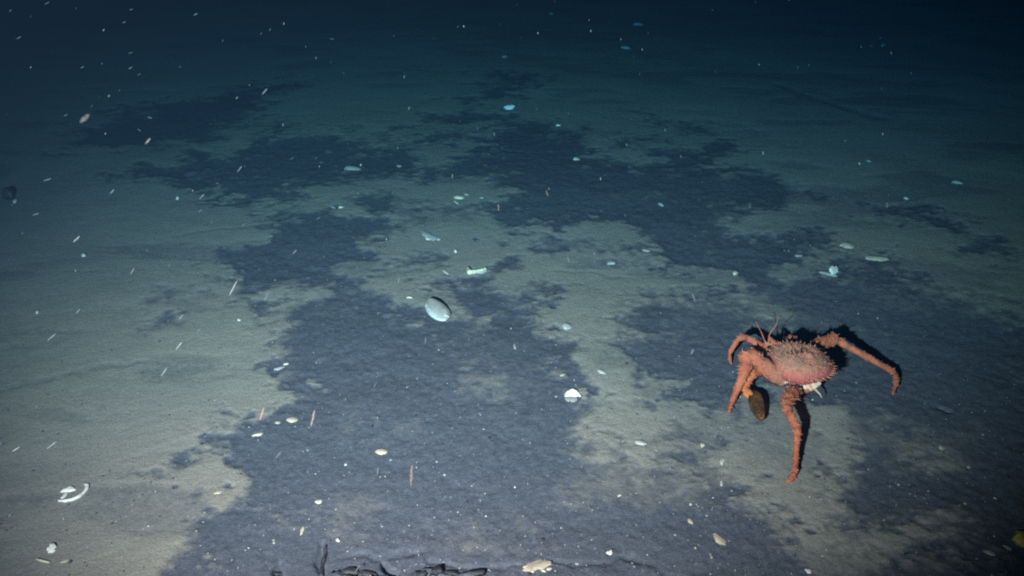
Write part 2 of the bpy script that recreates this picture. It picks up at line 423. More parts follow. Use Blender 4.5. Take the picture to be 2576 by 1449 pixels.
def film_and_shade_at(X, Y):
    """how much dark film and painted furrow or pit shade cover each point of the ground, 0..1"""
    d = np.sqrt(X * X + Y * Y) + 0.3
    WX = X + d * (0.016 * fbm(X * 7, Y * 7, 11, 4) + 0.008 * fbm(X * 40, Y * 40, 12, 3, gain=.6))
    WY = Y + d * (0.022 * fbm(X * 7, Y * 7, 21, 4) + 0.010 * fbm(X * 40, Y * 40, 22, 3, gain=.6))
    out = np.zeros(X.shape)
    near = np.zeros(X.shape)
    deep = np.zeros(X.shape)
    for tone, s, soft, pix in FILM:
        pts = [at(px, min(py, 1800))[:2] for px, py in pix]
        xs, ys = [p[0] for p in pts], [p[1] for p in pts]
        pad = 0.25
        sel = (X > min(xs) - pad) & (X < max(xs) + pad) & (Y > min(ys) - pad) & (Y < max(ys) + pad)
        if not sel.any():
            continue
        x, y = WX[sel], WY[sel]
        sd = seg_dist(x, y, pts, True) * np.where(inside(x, y, pts), 1, -1)
        e = soft * d[sel] * 2.3 * (1.0 + 1.9 * np.clip(vnoise(x * 4, y * 4, 91) + 0.15, -0.35, 1))
        f = smooth(-e, e, sd) * s
        if tone == DARK:
            near[sel] = np.maximum(near[sel], s * smooth(-0.055 * d[sel], 0, sd))
            deep[sel] = np.maximum(deep[sel], smooth(-0.02 * d[sel], 0.075 * d[sel], sd))
        cur = out[sel]
        out[sel] = np.maximum(cur, f) if tone == DARK else cur * (1 - f)
    isl = fbm(X * 9, Y * 13, 65, 5, gain=.62)
    out = np.maximum(out, 0.75 * near * smooth(0.10, 0.34, isl))
    out = out * (1 - 0.75 * (1 - deep) * smooth(0.06, 0.30, fbm(X * 11, Y * 15, 66, 5, gain=.62)))
    cov = np.clip(out / 0.78, 0, 1)
    band = 4 * cov * (1 - cov)
    out = np.clip(out + band * (0.55 * fbm(X * 13, Y * 17, 63, 4, gain=.6) + 0.5 * fbm(X * 50, Y * 60, 64, 3, gain=.6)), 0, 1)
    out = out * np.clip(0.98 + 0.45 * fbm(X * 3.4, Y * 5, 61, 5, gain=.65), np.where(Y > 2.6, 0.8, 0.35), 1.25)
    for depth, hw, pix in FURROWS:  # shade of the furrows, painted into the ground tone as if film
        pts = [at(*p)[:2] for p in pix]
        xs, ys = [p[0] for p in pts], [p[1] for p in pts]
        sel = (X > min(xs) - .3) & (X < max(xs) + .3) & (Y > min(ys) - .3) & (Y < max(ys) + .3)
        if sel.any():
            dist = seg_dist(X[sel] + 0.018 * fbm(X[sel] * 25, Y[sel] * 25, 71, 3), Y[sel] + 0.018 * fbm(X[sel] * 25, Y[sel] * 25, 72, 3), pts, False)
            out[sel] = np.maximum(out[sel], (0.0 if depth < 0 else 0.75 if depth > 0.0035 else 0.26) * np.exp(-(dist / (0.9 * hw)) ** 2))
    for dep, r, px, py in DIMPLES:  # small dark bits, and the shade inside pits painted the same way
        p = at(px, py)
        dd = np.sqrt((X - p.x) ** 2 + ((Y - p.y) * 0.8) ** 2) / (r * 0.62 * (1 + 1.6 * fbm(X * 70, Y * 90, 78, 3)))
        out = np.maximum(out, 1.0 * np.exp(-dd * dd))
    # faint smears of film on the open silt
    out = np.maximum(out, 0.30 * smooth(0.16, 0.42, fbm(X * 2.2 + Y * .5, Y * 6, 55, 4)))
    return np.clip(out, 0, 1)


def height_at(X, Y, film=None):
    if film is None:
        film = film_and_shade_at(X, Y)
    z = 0.014 * fbm(X * 1.3, Y * 1.3, 1, 3) + 0.0045 * fbm(X * 5, Y * 6, 2, 3) / (1 + (X * X + Y * Y) / 16.0)
    # fine current marks running across the open silt
    u, v = X * 0.94 + Y * 0.34, -X * 0.34 + Y * 0.94
    z = z + (1 - 0.7 * film) * 0.0011 / (1 + (X * X + Y * Y) / 9.0) * fbm(u * 14 + 2 * fbm(X * 3, Y * 3, 6, 2), v * 34 + 3 * fbm(X * 2, Y * 2, 5, 2), 3, 4, gain=.65)
    z = z + film * (0.0026 * fbm(X * 45, Y * 45, 4, 3, gain=.65)) - 0.005 * film
    d = np.sqrt(X * X + Y * Y)
    for depth, hw, pix in FURROWS:
        pts = [at(*p)[:2] for p in pix]
        xs, ys = [p[0] for p in pts], [p[1] for p in pts]
        sel = (X > min(xs) - .2) & (X < max(xs) + .2) & (Y > min(ys) - .2) & (Y < max(ys) + .2)
        if not sel.any():
            continue
        x, y = X[sel], Y[sel]
        x = x + 0.018 * fbm(x * 25, y * 25, 71, 3)
        y = y + 0.018 * fbm(x * 25, y * 25, 72, 3)
        if depth < 0:
            x = x + 0.03 * fbm(x * 14, y * 14, 74, 2) + 0.008 * fbm(x * 90, y * 90, 75, 3)
            y = y + 0.03 * fbm(x * 14, y * 14, 76, 2) + 0.008 * fbm(x * 90, y * 90, 79, 3)
        dist = seg_dist(x, y, pts, False)
        w = hw * (1 + 0.9 * fbm(x * 12, y * 12, 73, 2))
        z[sel] -= depth * (1 - smooth(0.15, 1.0, dist / w))
    for depth, r, px, py in DIMPLES:
        p = at(px, py)
        dd = np.sqrt((X - p.x) ** 2 + (Y - p.y) ** 2)
        sel = dd < r * 3
        if sel.any():
            a = dd[sel] / (r * (1 + 0.7 * fbm(X[sel] * 60, Y[sel] * 60, 77, 2)))
            z[sel] -= 0.06 * depth * np.exp(-a * a * 1.6)
    return z


GRID = {}


def width_at(y):
    return np.maximum(1.1, y * 0.80 + 0.42)


def look_up(x, y, key='Z'):
    ys, ts, A = GRID['ys'], GRID['ts'], GRID[key]
    t = x / float(width_at(y))
    i = int(np.clip(np.searchsorted(ys, y) - 1, 0, len(ys) - 2))
    j = int(np.clip(np.searchsorted(ts, t) - 1, 0, len(ts) - 2))
    a = (y - ys[i]) / (ys[i + 1] - ys[i])
    b = (t - ts[j]) / (ts[j + 1] - ts[j])
    return float((A[i, j] * (1 - b) + A[i, j + 1] * b) * (1 - a) + (A[i + 1, j] * (1 - b) + A[i + 1, j + 1] * b) * a)


def ground_z(p):
    return look_up(p[0], p[1])


def on_ground(px, py):
    p = at(px, py)
    for _ in range(2):
        p = at(px, py, ground_z(p))
    return p


def build_seabed():
    ys = np.concatenate([np.linspace(-5, 0.85, 14, endpoint=False), np.geomspace(0.85, 8.5, 820), np.geomspace(8.8, 90, 26)])
    ts = np.concatenate([-np.geomspace(9, 0.97, 18), np.linspace(-0.94, 0.94, 960), np.geomspace(0.97, 9, 18)])
    T, Y = np.meshgrid(ts, ys)
    X = T * width_at(Y)
    film = film_and_shade_at(X, Y)
    far = smooth(7.0, 10.0, Y) + smooth(4.5, 6.5, np.abs(X))
    Z = height_at(X, Y, film) * (1 - np.clip(far, 0, 1) * 0.5)
    GRID.update(ys=ys, ts=ts, Z=Z, film=film)
    nr, nc = X.shape
    me = bpy.data.meshes.new('seabed')
    me.vertices.add(nr * nc)
    me.vertices.foreach_set('co', np.stack([X, Y, Z], -1).astype(np.float32).ravel())
    i = np.arange(nr * nc).reshape(nr, nc)
    q = np.stack([i[:-1, :-1], i[:-1, 1:], i[1:, 1:], i[1:, :-1]], -1).reshape(-1, 4).astype(np.int32)
    me.loops.add(q.size)
    me.loops.foreach_set('vertex_index', q.ravel())
    me.polygons.add(len(q))
    me.polygons.foreach_set('loop_start', np.arange(0, q.size, 4, dtype=np.int32))
    me.polygons.foreach_set('use_smooth', np.ones(len(q), bool))
    a = me.attributes.new('dark_film_and_shade', 'FLOAT', 'POINT')
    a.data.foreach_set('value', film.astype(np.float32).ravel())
    me.materials.append(M_SEABED)
    me.update()
    o = bpy.data.objects.new('seabed', me)
    C.objects.link(o)
    o['kind'] = 'structure'
    o['label'] = 'pale silty seabed with patches of dark bacterial film'
    return o


build_seabed()

# ------------------------------------------------------------------ the water
def build_water():
    x, y0, y1, z0, z1 = 70, -8, 92, -1.2, 2.4
    v = [(-x, y0, z0), (x, y0, z0), (x, y1, z0), (-x, y1, z0), (-x, y0, z1), (x, y0, z1), (x, y1, z1), (-x, y1, z1)]
    f = [(0, 3, 2, 1), (4, 5, 6, 7), (0, 1, 5, 4), (1, 2, 6, 5), (2, 3, 7, 6), (3, 0, 4, 7)]
    m = bpy.data.materials.new('sea_water')
    m.use_nodes = True
    nt = m.node_tree
    nt.nodes.clear()
    out = nt.nodes.new('ShaderNodeOutputMaterial')
    pv = nt.nodes.new('ShaderNodeVolumePrincipled')
    pv.inputs['Density'].default_value = 0.40
    pv.inputs['Color'].default_value = (0.005, 0.0185, 0.038, 1)
    pv.inputs['Absorption Color'].default_value = (0.0009, 0.3856, 0.672, 1)
    pv.inputs['Anisotropy'].default_value = 0.59
    nt.links.new(pv.outputs['Volume'], out.inputs['Volume'])
    o = new_obj('haze', v, f, m, flat=True)
    tag(o, 'dark blue green sea water dimming the far seabed', 'water', kind='stuff')


build_water()

# ------------------------------------------------------------------ the crab
def tube(path, radii, nseg=12, flat=1.0):
    """closed tapering tube along a path; returns verts, faces"""
    P = [Vector(p) for p in path]
    n = len(P)
    T = []
    for i in range(n):
        t = (P[min(i + 1, n - 1)] - P[max(i - 1, 0)]).normalized()
        T.append(t)
    ref = Vector((0, 0, 1))
    V, F = [], []
    for i in range(n):
        s = T[i].cross(ref)
        if s.length < 1e-4:
            s = Vector((1, 0, 0))
        s.normalize()
        u = s.cross(T[i]).normalized()
        for k in range(nseg):
            a = 2 * math.pi * k / nseg
            V.append(P[i] + (s * math.cos(a) * flat + u * math.sin(a)) * radii[i])
    for i in range(n - 1):
        for k in range(nseg):
            k2_ = (k + 1) % nseg
            F.append((i * nseg + k, i * nseg + k2_, (i + 1) * nseg + k2_, (i + 1) * nseg + k))
    a, b = len(V), len(V) + 1
    V.append(P[0] - T[0] * radii[0] * 0.6)
    V.append(P[-1] + T[-1] * radii[-1] * 0.6)
    for k in range(nseg):
        k2_ = (k + 1) % nseg
        F.append((a, k2_, k))
        F.append((b, (n - 1) * nseg + k, (n - 1) * nseg + k2_))
    return V, F


def resample(keys, step=0.006):
    """keys: (point, radius); straight limb segments with slightly swollen joints"""
    P, R = [], []
    for i in range(len(keys) - 1):
        (p0, r0), (p1, r1) = keys[i], keys[i + 1]
        n = max(2, int((p1 - p0).length / step))
        for k in range(n + (1 if i == len(keys) - 2 else 0)):
            t = k / n
            P.append(p0.lerp(p1, t))
            R.append((r0 * (1 - t) + r1 * t) * (1 + 0.05 * math.cos(2 * math.pi * t)))
    return P, R


def cone(base, direction, length, radius, V, F, n=5):
    d = direction.normalized()
    s = d.orthogonal().normalized()
    u = d.cross(s)
    i0 = len(V)
    for k in range(n):
        a = 2 * math.pi * k / n
        V.append(base - d * radius * 0.6 + (s * math.cos(a) + u * math.sin(a)) * radius)
    V.append(base + d * length)
    for k in range(n):
        F.append((i0 + k, i0 + (k + 1) % n, i0 + n))


def kc2(x, y, z):
    return at(1797.8 + x * .18519, 805.0 + y * .18519, z)


def kc1(x, y, z):
    return at(1777.7 + x * .32406, 771.5 + y * .32406, z)


def build_crab():
    rc = random.Random(42)
    GZ = ground_z(at(2000, 1000))
    solids = []                                   # (part id, verts, faces)
    spines = []                                   # (base, dir, length, radius)
    # -- carapace frame
    ctr = kc2(1165, 610, 0.078 + GZ)
    front, rear = kc2(800, 385, 0.078 + GZ), kc2(1490, 785, 0.078 + GZ)
    f = (front - rear)
    f.z = 0
    half = f.length * 0.5
    f.normalize()
    r = Vector((f.y, -f.x, 0))                    # the crab's right, away from the camera
    up = Vector((0, 0, 1)) + r * -0.0 + f * 0.02
    up.normalize()
    ctr = (front + rear) * 0.5
    WH = 0.069
    H = 0.034

    def outline(th):
        a = math.cos(th)
        b = math.sin(th)
        return a, b * (1.0 - 0.26 * a - 0.16 * a * a) * (abs(b) ** -0.12 if abs(b) > 1e-3 else 1)

    def dome(a, b):                               # a, b in -1..1
        u2 = min(1.0, a * a + (b / max(0.2, 1.0 - 0.26 * a - 0.16 * a * a)) ** 2)
        h = (1 - u2 ** 1.35) ** 0.62 if u2 < 1 else 0.0
        z = H * h
        def g(ax, bx, s, k):
            return k * math.exp(-((a - ax) ** 2 + (b - bx) ** 2) / (s * s))
        z += g(0.42, 0, 0.28, 0.007) + g(-0.32, 0, 0.22, 0.006)
        for s in (-1, 1):
            z += g(-0.15, 0.52 * s, 0.30, 0.006) - g(0.08, 0.30 * s, 0.14, 0.006)
        z -= g(0.03, 0, 0.13, 0.006)
        z += 0.0030 * float(fbm(np.array([a * 5.0]), np.array([b * 5.0]), 401, 3)[0])
        return z * (1 if u2 < 1 else 0)

    def loc(a, b, z):
        return ctr + f * (a * half) + r * (b * WH) + up * z

    NR, NA = 16, 56
    V, F, L = [], [], []
    rings = []
    V.append(loc(0, 0, dome(0, 0)))
    for i in range(1, NR + 1):
        u = (i / NR) ** 0.85
        ring = []
        for k in range(NA):
            th = 2 * math.pi * k / NA
            a, b = outline(th)
            ring.append(len(V))
            V.append(loc(a * u, b * u, dome(a * u, b * u) if i < NR else 0.002))
        rings.append(ring)
    for (sc, z) in ((0.975, -0.007), (0.90, -0.015), (0.76, -0.023), (0.56, -0.030), (0.3, -0.034)):
        ring = []
        for k in range(NA):
            a, b = outline(2 * math.pi * k / NA)
            ring.append(len(V))
            V.append(loc(a * sc, b * sc, z))
        rings.append(ring)
    bot = len(V)
    V.append(loc(0, 0, -0.034))
    for k in range(NA):
        k2_ = (k + 1) % NA
        F.append((0, rings[0][k2_], rings[0][k]))
        F.append((bot, rings[-1][k], rings[-1][k2_]))
        for j in range(len(rings) - 1):
            F.append((rings[j][k], rings[j][k2_], rings[j + 1][k2_], rings[j + 1][k]))
    solids.append((0, V, F))
    # rostrum
    p, q = resample([(loc(0.86, 0, 0.010), 0.011), (loc(1.08, 0, 0.017), 0.006), (loc(1.22, 0, 0.024), 0.0022)], 0.004)
    solids.append((1, *tube(p, q, 8)))
    for s in (-1, 1):
        spines.append((loc(1.02, 0.10 * s, 0.012), f + r * 0.4 * s + up * 0.6, 0.013, 0.003))
        spines.append((loc(0.90, 0.28 * s, 0.004), f + r * 0.5 * s + up * 0.4, 0.014, 0.0034))
    # carapace spines: rim
    for k in range(46):
        th = 2 * math.pi * (k + 0.4 * rc.random()) / 46
        a, b = outline(th)
        out = (f * a * half / WH + r * b).normalized()
        back = max(0.0, -a)
        spines.append((loc(a * 0.985, b * 0.985, rc.uniform(-0.003, 0.004)), out + up * rc.uniform(0.05, 0.45) - f * 0.25 * back, rc.uniform(0.010, 0.016) * (1 + 0.25 * back), 0.0036))
    # carapace spines: top
    placed = []
    tries = 0
    while len(placed) < 85 and tries < 4000:
        tries += 1
        a, b = rc.uniform(-0.95, 0.9), rc.uniform(-0.95, 0.95)
        w = max(0.2, 1.0 - 0.26 * a - 0.16 * a * a)
        if a * a + (b / w) ** 2 > 0.92 or any((a - x) ** 2 + (b - y) ** 2 < 0.017 for x, y in placed):
            continue
        placed.append((a, b))
        e = 0.03
        nx, ny = -(dome(a + e, b) - dome(a - e, b)) / (2 * e * half), -(dome(a, b + e) - dome(a, b - e)) / (2 * e * WH)
        n = (up + f * nx + r * ny)
        spines.append((loc(a, b, dome(a, b)), n - f * 0.12, 0.0035 + 0.0075 * rc.random() ** 1.8, rc.uniform(0.0026, 0.0042)))

    # -- walking legs: (x, y, height, radius) read from the magnified views
    joints = []

    def limb(pid, keys, sp=1.0, spread=1.0, flat=1.0, jt=()):
        K = [(p, rr) for p, rr in keys]
        P, R = resample(K, 0.004)
        for q_ in jt:
            jp, jr = K[q_]
            joints.append((jp, jr))
            R = [rr * (1 - 0.20 * math.exp(-((p_ - jp).length / 0.0045) ** 2) + 0.10 * math.exp(-(((p_ - jp).length - 0.011) / 0.006) ** 2)) for p_, rr in zip(P, R)]
        solids.append((pid, *tube(P, R, 12, flat)))
        n = len(P)
        for i in range(1, n - 1):
            t = (P[i + 1] - P[i - 1]).normalized()
            s = t.cross(Vector((0, 0, 1))).normalized()
            u = s.cross(t)
            for _ in range(3 if R[i] > 0.010 else 2):
                if rc.random() > 0.95 * sp:
                    continue
                ang = rc.uniform(-0.5, math.pi + 0.5)
                d = s * math.cos(ang) + u * math.sin(ang)
                spines.append((P[i] + d * R[i] * 0.93 + t * rc.uniform(-.003, .003), d + t * 0.35, rc.uniform(0.0030, 0.0075) * spread * (0.6 + R[i] / 0.02), 0.0015 + 0.05 * R[i]))

    g = GZ
    # near front leg, strongly bent
    limb(1, [(kc2(935, 838, .050 + g), .0120), (kc2(885, 800, .057 + g), .0172), (kc2(760, 690, .070 + g), .0200), (kc2(615, 570, .085 + g), .0180), (kc2(500, 490, .092 + g), .0190), (kc2(440, 515, .090 + g), .0205),
             (kc2(430, 600, .082 + g), .0160), (kc2(390, 740, .065 + g), .0118), (kc2(312, 930, .040 + g), .0088), (kc2(250, 1075, .020 + g), .0066), (kc2(225, 1130, .014 + g), .0062), (kc2(190, 1262, .003 + g), .0032)], 0.6, jt=(1, 3, 6, 10))
    # near middle leg, reaching towards the camera
    limb(1, [(kc1(705, 658, .054 + g), .0118), (kc1(665, 668, .062 + g), .0165), (kc1(628, 720, .070 + g), .0155), (kc1(622, 780, .070 + g), .0108), (kc1(655, 850, .068 + g), .0094), (kc1(703, 940, .060 + g), .0092),
             (kc1(700, 1040, .045 + g), .0074), (kc1(690, 1180, .025 + g), .0063), (kc1(686, 1285, .011 + g), .0060), (kc1(678, 1305, .009 + g), .0070), (kc1(655, 1335, .004 + g), .0062), (kc1(628, 1361, .002 + g), .0038)], 0.6, jt=(1, 3, 5, 9))
    # far front leg
    limb(1, [(kc2(860, 480, .062 + g), .010), (kc2(770, 430, .066 + g), .0098), (kc2(600, 330, .072 + g), .0086), (kc2(440, 238, .074 + g), .0082), (kc2(370, 232, .070 + g), .0078), (kc2(310, 270, .060 + g), .0072),
             (kc2(215, 425, .032 + g), .0058), (kc2(200, 470, .024 + g), .0054), (kc2(208, 540, .012 + g), .0042), (kc2(230, 605, .003 + g), .0022)], 0.55, 0.8, jt=(1, 3, 5, 7))
    # far rear leg, stretched out
    limb(1, [(kc1(800, 345, .070 + g), .0160), (kc1(880, 290, .072 + g), .0172), (kc1(985, 252, .072 + g), .0150), (kc1(1020, 260, .068 + g), .0100), (kc1(1100, 310, .059 + g), .0086), (kc1(1250, 392, .043 + g), .0084),
             (kc1(1440, 500, .024 + g), .0072), (kc1(1468, 525, .021 + g), .0066), (kc1(1470, 590, .014 + g), .0060), (kc1(1446, 684, .002 + g), .0026)], 0.65, jt=(3, 4, 7))
    # far middle leg, only its knee shows above the back
    limb(1, [(kc2(1200, 420, .060 + g), .013), (kc2(1100, 330, .066 + g), .013), (kc2(1040, 262, .068 + g), .0130), (kc2(1005, 300, .058 + g), .0100), (kc2(985, 420, .030 + g), .0080), (kc2(985, 520, .004 + g), .0030)], 1.0)
    # claw arm reaching down to the mussel
    limb(3, [(kc2(760, 640, .048 + g), .011), (kc2(600, 690, .050 + g), .012), (kc2(500, 740, .052 + g), .0125), (kc2(440, 830, .042 + g), .0105), (kc2(415, 930, .032 + g), .0095), (kc2(440, 1010, .026 + g), .0075), (kc2(478, 1060, .022 + g), .0040)], 0.5, 0.7)
    limb(3, [(kc2(415, 930, .032 + g), .0080), (kc2(478, 985, .036 + g), .0060), (kc2(520, 1030, .034 + g), .0030)], 0.2, 0.7)
    # second claw folded under the front
    limb(3, [(kc2(840, 520, .050 + g), .010), (kc2(770, 450, .050 + g), .010), (kc2(735, 400, .052 + g), .009), (kc2(720, 350, .058 + g), .0045)], 0.5)
    # antennal stalks
    limb(1, [(kc2(760, 400, .070 + g), .0050), (kc2(742, 320, .082 + g), .0042), (kc2(738, 215, .096 + g), .0020)], 0.3, 0.6)
    limb(1, [(kc2(735, 390, .068 + g), .0045), (kc2(705, 330, .078 + g), .0036), (kc2(672, 262, .088 + g), .0018)], 0.3, 0.6)
    limb(1, [(kc2(800, 390, .078 + g), .0060), (kc2(795, 340, .086 + g), .0050), (kc2(815, 318, .090 + g), .0030)], 0.3, 0.8)
    # pale leg joints along the near flank
    for (x, y, rr) in ((985, 815, .0085), (1085, 842, .0095), (1150, 862, .0062), (1250, 893, .0078), (1325, 915, .0080)):
        c = kc2(x, y, .046 + g)
        c = c + (CAMP - c).normalized() * 0.022
        P, R = resample([(c + r * 0.02 + up * 0.006, rr), (c, rr), (c - r * 0.007 - up * 0.004, rr * 0.6)], 0.004)
        solids.append((2, *tube(P, R, 10)))
    for (x, y, rr) in ((1035, 842, .0080), (1200, 905, .0085), (1130, 905, .0090), (1288, 930, .0078), (1240, 950, .0085)):
        c = kc2(x, y, .036 + g)
        c = c + (CAMP - c).normalized() * 0.014
        P, R = resample([(c + r * 0.025, rr), (c, rr), (c - r * 0.004, rr * 0.7)], 0.004)
        solids.append((4, *tube(P, R, 10)))
    c = kc2(758, 505, .060 + g)
    P, R = resample([(c + r * 0.008, .0045), (c - r * 0.002, .0035)], 0.003)
    solids.append((2, *tube(P, R, 8)))
    # thin last leg trailing behind
    P, R = resample([(kc2(1340, 920, .044 + g), .0040), (kc2(1385, 960, .040 + g), .0026), (kc2(1425, 1000, .036 + g), .0018), (kc2(1455, 1052, .028 + g), .0012)], 0.004)
    thin = tube(P, R, 8)

    # -- fuse everything into one continuous skin
    allV, allF, pid = [], [], []
    for part, v, fc in solids:
        o = len(allV)
        allV += [tuple(x) for x in v]
        allF += [tuple(i + o for i in x) for x in fc]
        pid += [part] * len(v)
    me = bpy.data.meshes.new('crab_skin')
    me.from_pydata(allV, [], allF)
    bm = bmesh.new()
    bm.from_mesh(me)
    bmesh.ops.recalc_face_normals(bm, faces=bm.faces)
    bm.to_mesh(me)
    bm.free()
    tmp = bpy.data.objects.new('crab_skin', me)
    C.objects.link(tmp)
    md = tmp.modifiers.new('fuse', 'REMESH')
    md.mode = 'VOXEL'
    md.voxel_size = 0.0017
    sm = tmp.modifiers.new('soften', 'SMOOTH')
    sm.factor = 0.5
    sm.iterations = 3
    dg = bpy.context.evaluated_depsgraph_get()
    ev = tmp.evaluated_get(dg)
    em = ev.to_mesh()
    sv = [v.co.copy() for v in em.vertices]
    sf = [tuple(p_.vertices) for p_ in em.polygons]
    ev.to_mesh_clear()
    bpy.data.objects.remove(tmp)
    bpy.data.meshes.remove(me)
    kd = KDTree(len(allV))
    for i, v in enumerate(allV):
        kd.insert(v, i)
    kd.balance()
    xs = np.array([v.x for v in sv])
    ys_ = np.array([v.y for v in sv])
    zs = np.array([v.z for v in sv])
    nz = fbm(xs * 60 + zs * 40, ys_ * 60 - zs * 30, 301, 4)
    nz2 = fbm(xs * 22 + zs * 9, ys_ * 22, 303, 3)

    def lerp3(a, b, t):
        t = max(0.0, min(1.0, t))
        return [a[i] * (1 - t) + b[i] * t for i in range(3)]

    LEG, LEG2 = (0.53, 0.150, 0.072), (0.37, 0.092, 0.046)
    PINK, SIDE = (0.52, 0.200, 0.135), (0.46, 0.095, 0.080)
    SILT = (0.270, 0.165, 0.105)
    CREAM = (0.82, 0.72, 0.55)
    col = []
    for i, v in enumerate(sv):
        _, j, _d = kd.find(v)
        part = pid[j]
        if part == 0:
            d = v - ctr
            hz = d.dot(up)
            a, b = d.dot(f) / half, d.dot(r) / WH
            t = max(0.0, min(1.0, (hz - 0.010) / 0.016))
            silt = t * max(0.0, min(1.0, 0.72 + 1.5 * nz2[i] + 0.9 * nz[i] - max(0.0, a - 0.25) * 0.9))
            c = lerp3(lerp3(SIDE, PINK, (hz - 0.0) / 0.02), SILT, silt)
        elif part == 1:
            c = lerp3(LEG, LEG2, 0.5 + 1.6 * nz[i])
            for jp, jr in joints:
                dj = (v - jp).length
                if dj < jr * 1.5:
                    c = lerp3(c, (0.30, 0.075, 0.045), 0.75 * math.exp(-(dj / (jr * 1.05)) ** 4))
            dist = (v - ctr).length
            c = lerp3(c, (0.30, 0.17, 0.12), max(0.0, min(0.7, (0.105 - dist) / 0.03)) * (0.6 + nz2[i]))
        elif part == 2:
            c = lerp3(CREAM, (0.62, 0.30, 0.16), 0.35 + 2.4 * nz[i])
        elif part == 3:
            c = lerp3((0.68, 0.20, 0.06), LEG2, 0.4 + 1.6 * nz[i])
        else:
            c = lerp3((0.42, 0.10, 0.07), (0.30, 0.12, 0.09), 0.5 + 2 * nz[i])
        col.append(c)
    # spines and the thin leg belong to the same skin
    o = len(sv)
    sv += thin[0]
    sf += [tuple(i + o for i in x) for x in thin[1]]
    col += [[0.62, 0.42, 0.33]] * len(thin[0])
    for (b_, d_, l_, r_) in spines:
        o = len(sv)
        cv, cf = [], []
        cone(b_, d_, l_, r_, cv, cf)
        sv += cv
        sf += [tuple(i + o for i in x) for x in cf]
        for k in range(len(cv)):
            col.append([0.40, 0.165, 0.100] if k < len(cv) - 1 else [0.50, 0.21, 0.13])
    root = bpy.data.objects.new('spiny_crab', None)
    C.objects.link(root)
    base = Vector((ctr.x, ctr.y, g))
    root.location = base
    tag(root, 'orange red spiny crab with a silted brown back walking on the mud', 'crab')
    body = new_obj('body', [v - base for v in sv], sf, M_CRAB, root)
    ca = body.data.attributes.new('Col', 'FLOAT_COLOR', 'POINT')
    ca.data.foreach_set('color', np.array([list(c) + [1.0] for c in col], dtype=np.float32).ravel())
    # antennae
    for keys in (((738, 215, .096, .0012), (770, 150, .108, .0009), (838, 70, .122, .0007), (860, -60, .145, .0004)),
                 ((672, 262, .088, .0011), (640, 180, .100, .0008), (590, 85, .116, .0006), (560, 20, .128, .0004))):
        P, R = resample([(kc2(x, y, z + g), rr) for x, y, z, rr in keys], 0.006)
        v, fc = tube(P, R, 6)
        new_obj('antenna', [p_ - base for p_ in v], fc, M_ANT, root)
    for s in (-1, 1):
        c = loc(0.99, 0.2 * s, 0.004)
        P, R = resample([(c, .0022), (c + f * 0.007 + up * 0.002, .0030)], 0.003)
        v, fc = tube(P, R, 8)
        new_obj('eye', [p_ - base for p_ in v], fc, M_EYE, root)


build_crab()

# ------------------------------------------------------------------ shells
def shell_mesh(L, W, H, thick, rough, seed, apex=-0.22, cut=None, na=40, nr=9, ridges=0.0):
    """a curved, closed shell valve or fragment; x is its long axis"""
    rs = random.Random(seed)
    ph = [rs.uniform(0, 6.28) for _ in range(6)]

    def outl(th):
        k = 1 + rough * (0.55 * math.sin(2 * th + ph[0]) + 0.45 * math.sin(3 * th + ph[1]) + 0.35 * math.sin(5 * th + ph[2]) + 0.3 * math.sin(8 * th + ph[3]) + 0.22 * math.sin(13 * th + ph[4]))
        x, y = 0.5 * L * math.cos(th) * k, 0.5 * W * math.sin(th) * k * (1 + 0.22 * math.cos(th))
        if cut is not None and x > cut * L:        # snapped off
            x = cut * L + 0.03 * L * math.sin(9 * th + ph[5])
        return x, y
    ax, ay = apex * L, 0.0
    V, F, G = [(ax, ay, H)], [], [0.0]
    for i in range(1, nr + 1):
        u = i / nr
        for k in range(na):
            x, y = outl(2 * math.pi * k / na)
            z = H * (1 - u ** 2.0) ** 0.75 if u < 1 else 0.0
            z += ridges * math.sin(u * 34) * u
            V.append((ax + (x - ax) * u, ay + (y - ay) * u, z))
            G.append(u)
    n0 = len(V)
    V.append((ax, ay, H - thick))
    G.append(0.0)
    for i in range(1, nr + 1):
        u = i / nr
        for k in range(na):
            x, y, z = V[1 + (i - 1) * na + k]
            V.append((ax + (x - ax) * 0.97, ay + (y - ay) * 0.97, z - thick))
            G.append(u)
    for k in range(na):
        k2_ = (k + 1) % na
        F.append((0, 1 + k, 1 + k2_))
        F.append((n0, n0 + 1 + k2_, n0 + 1 + k))
        for i in range(nr - 1):
            a, b = 1 + i * na, 1 + (i + 1) * na
            F.append((a + k, b + k, b + k2_, a + k2_))
            F.append((n0 + a + k, n0 + a + k2_, n0 + b + k2_, n0 + b + k))
        e = 1 + (nr - 1) * na
        F.append((e + k, n0 + e + k, n0 + e + k2_, e + k2_))
    return V, F, G


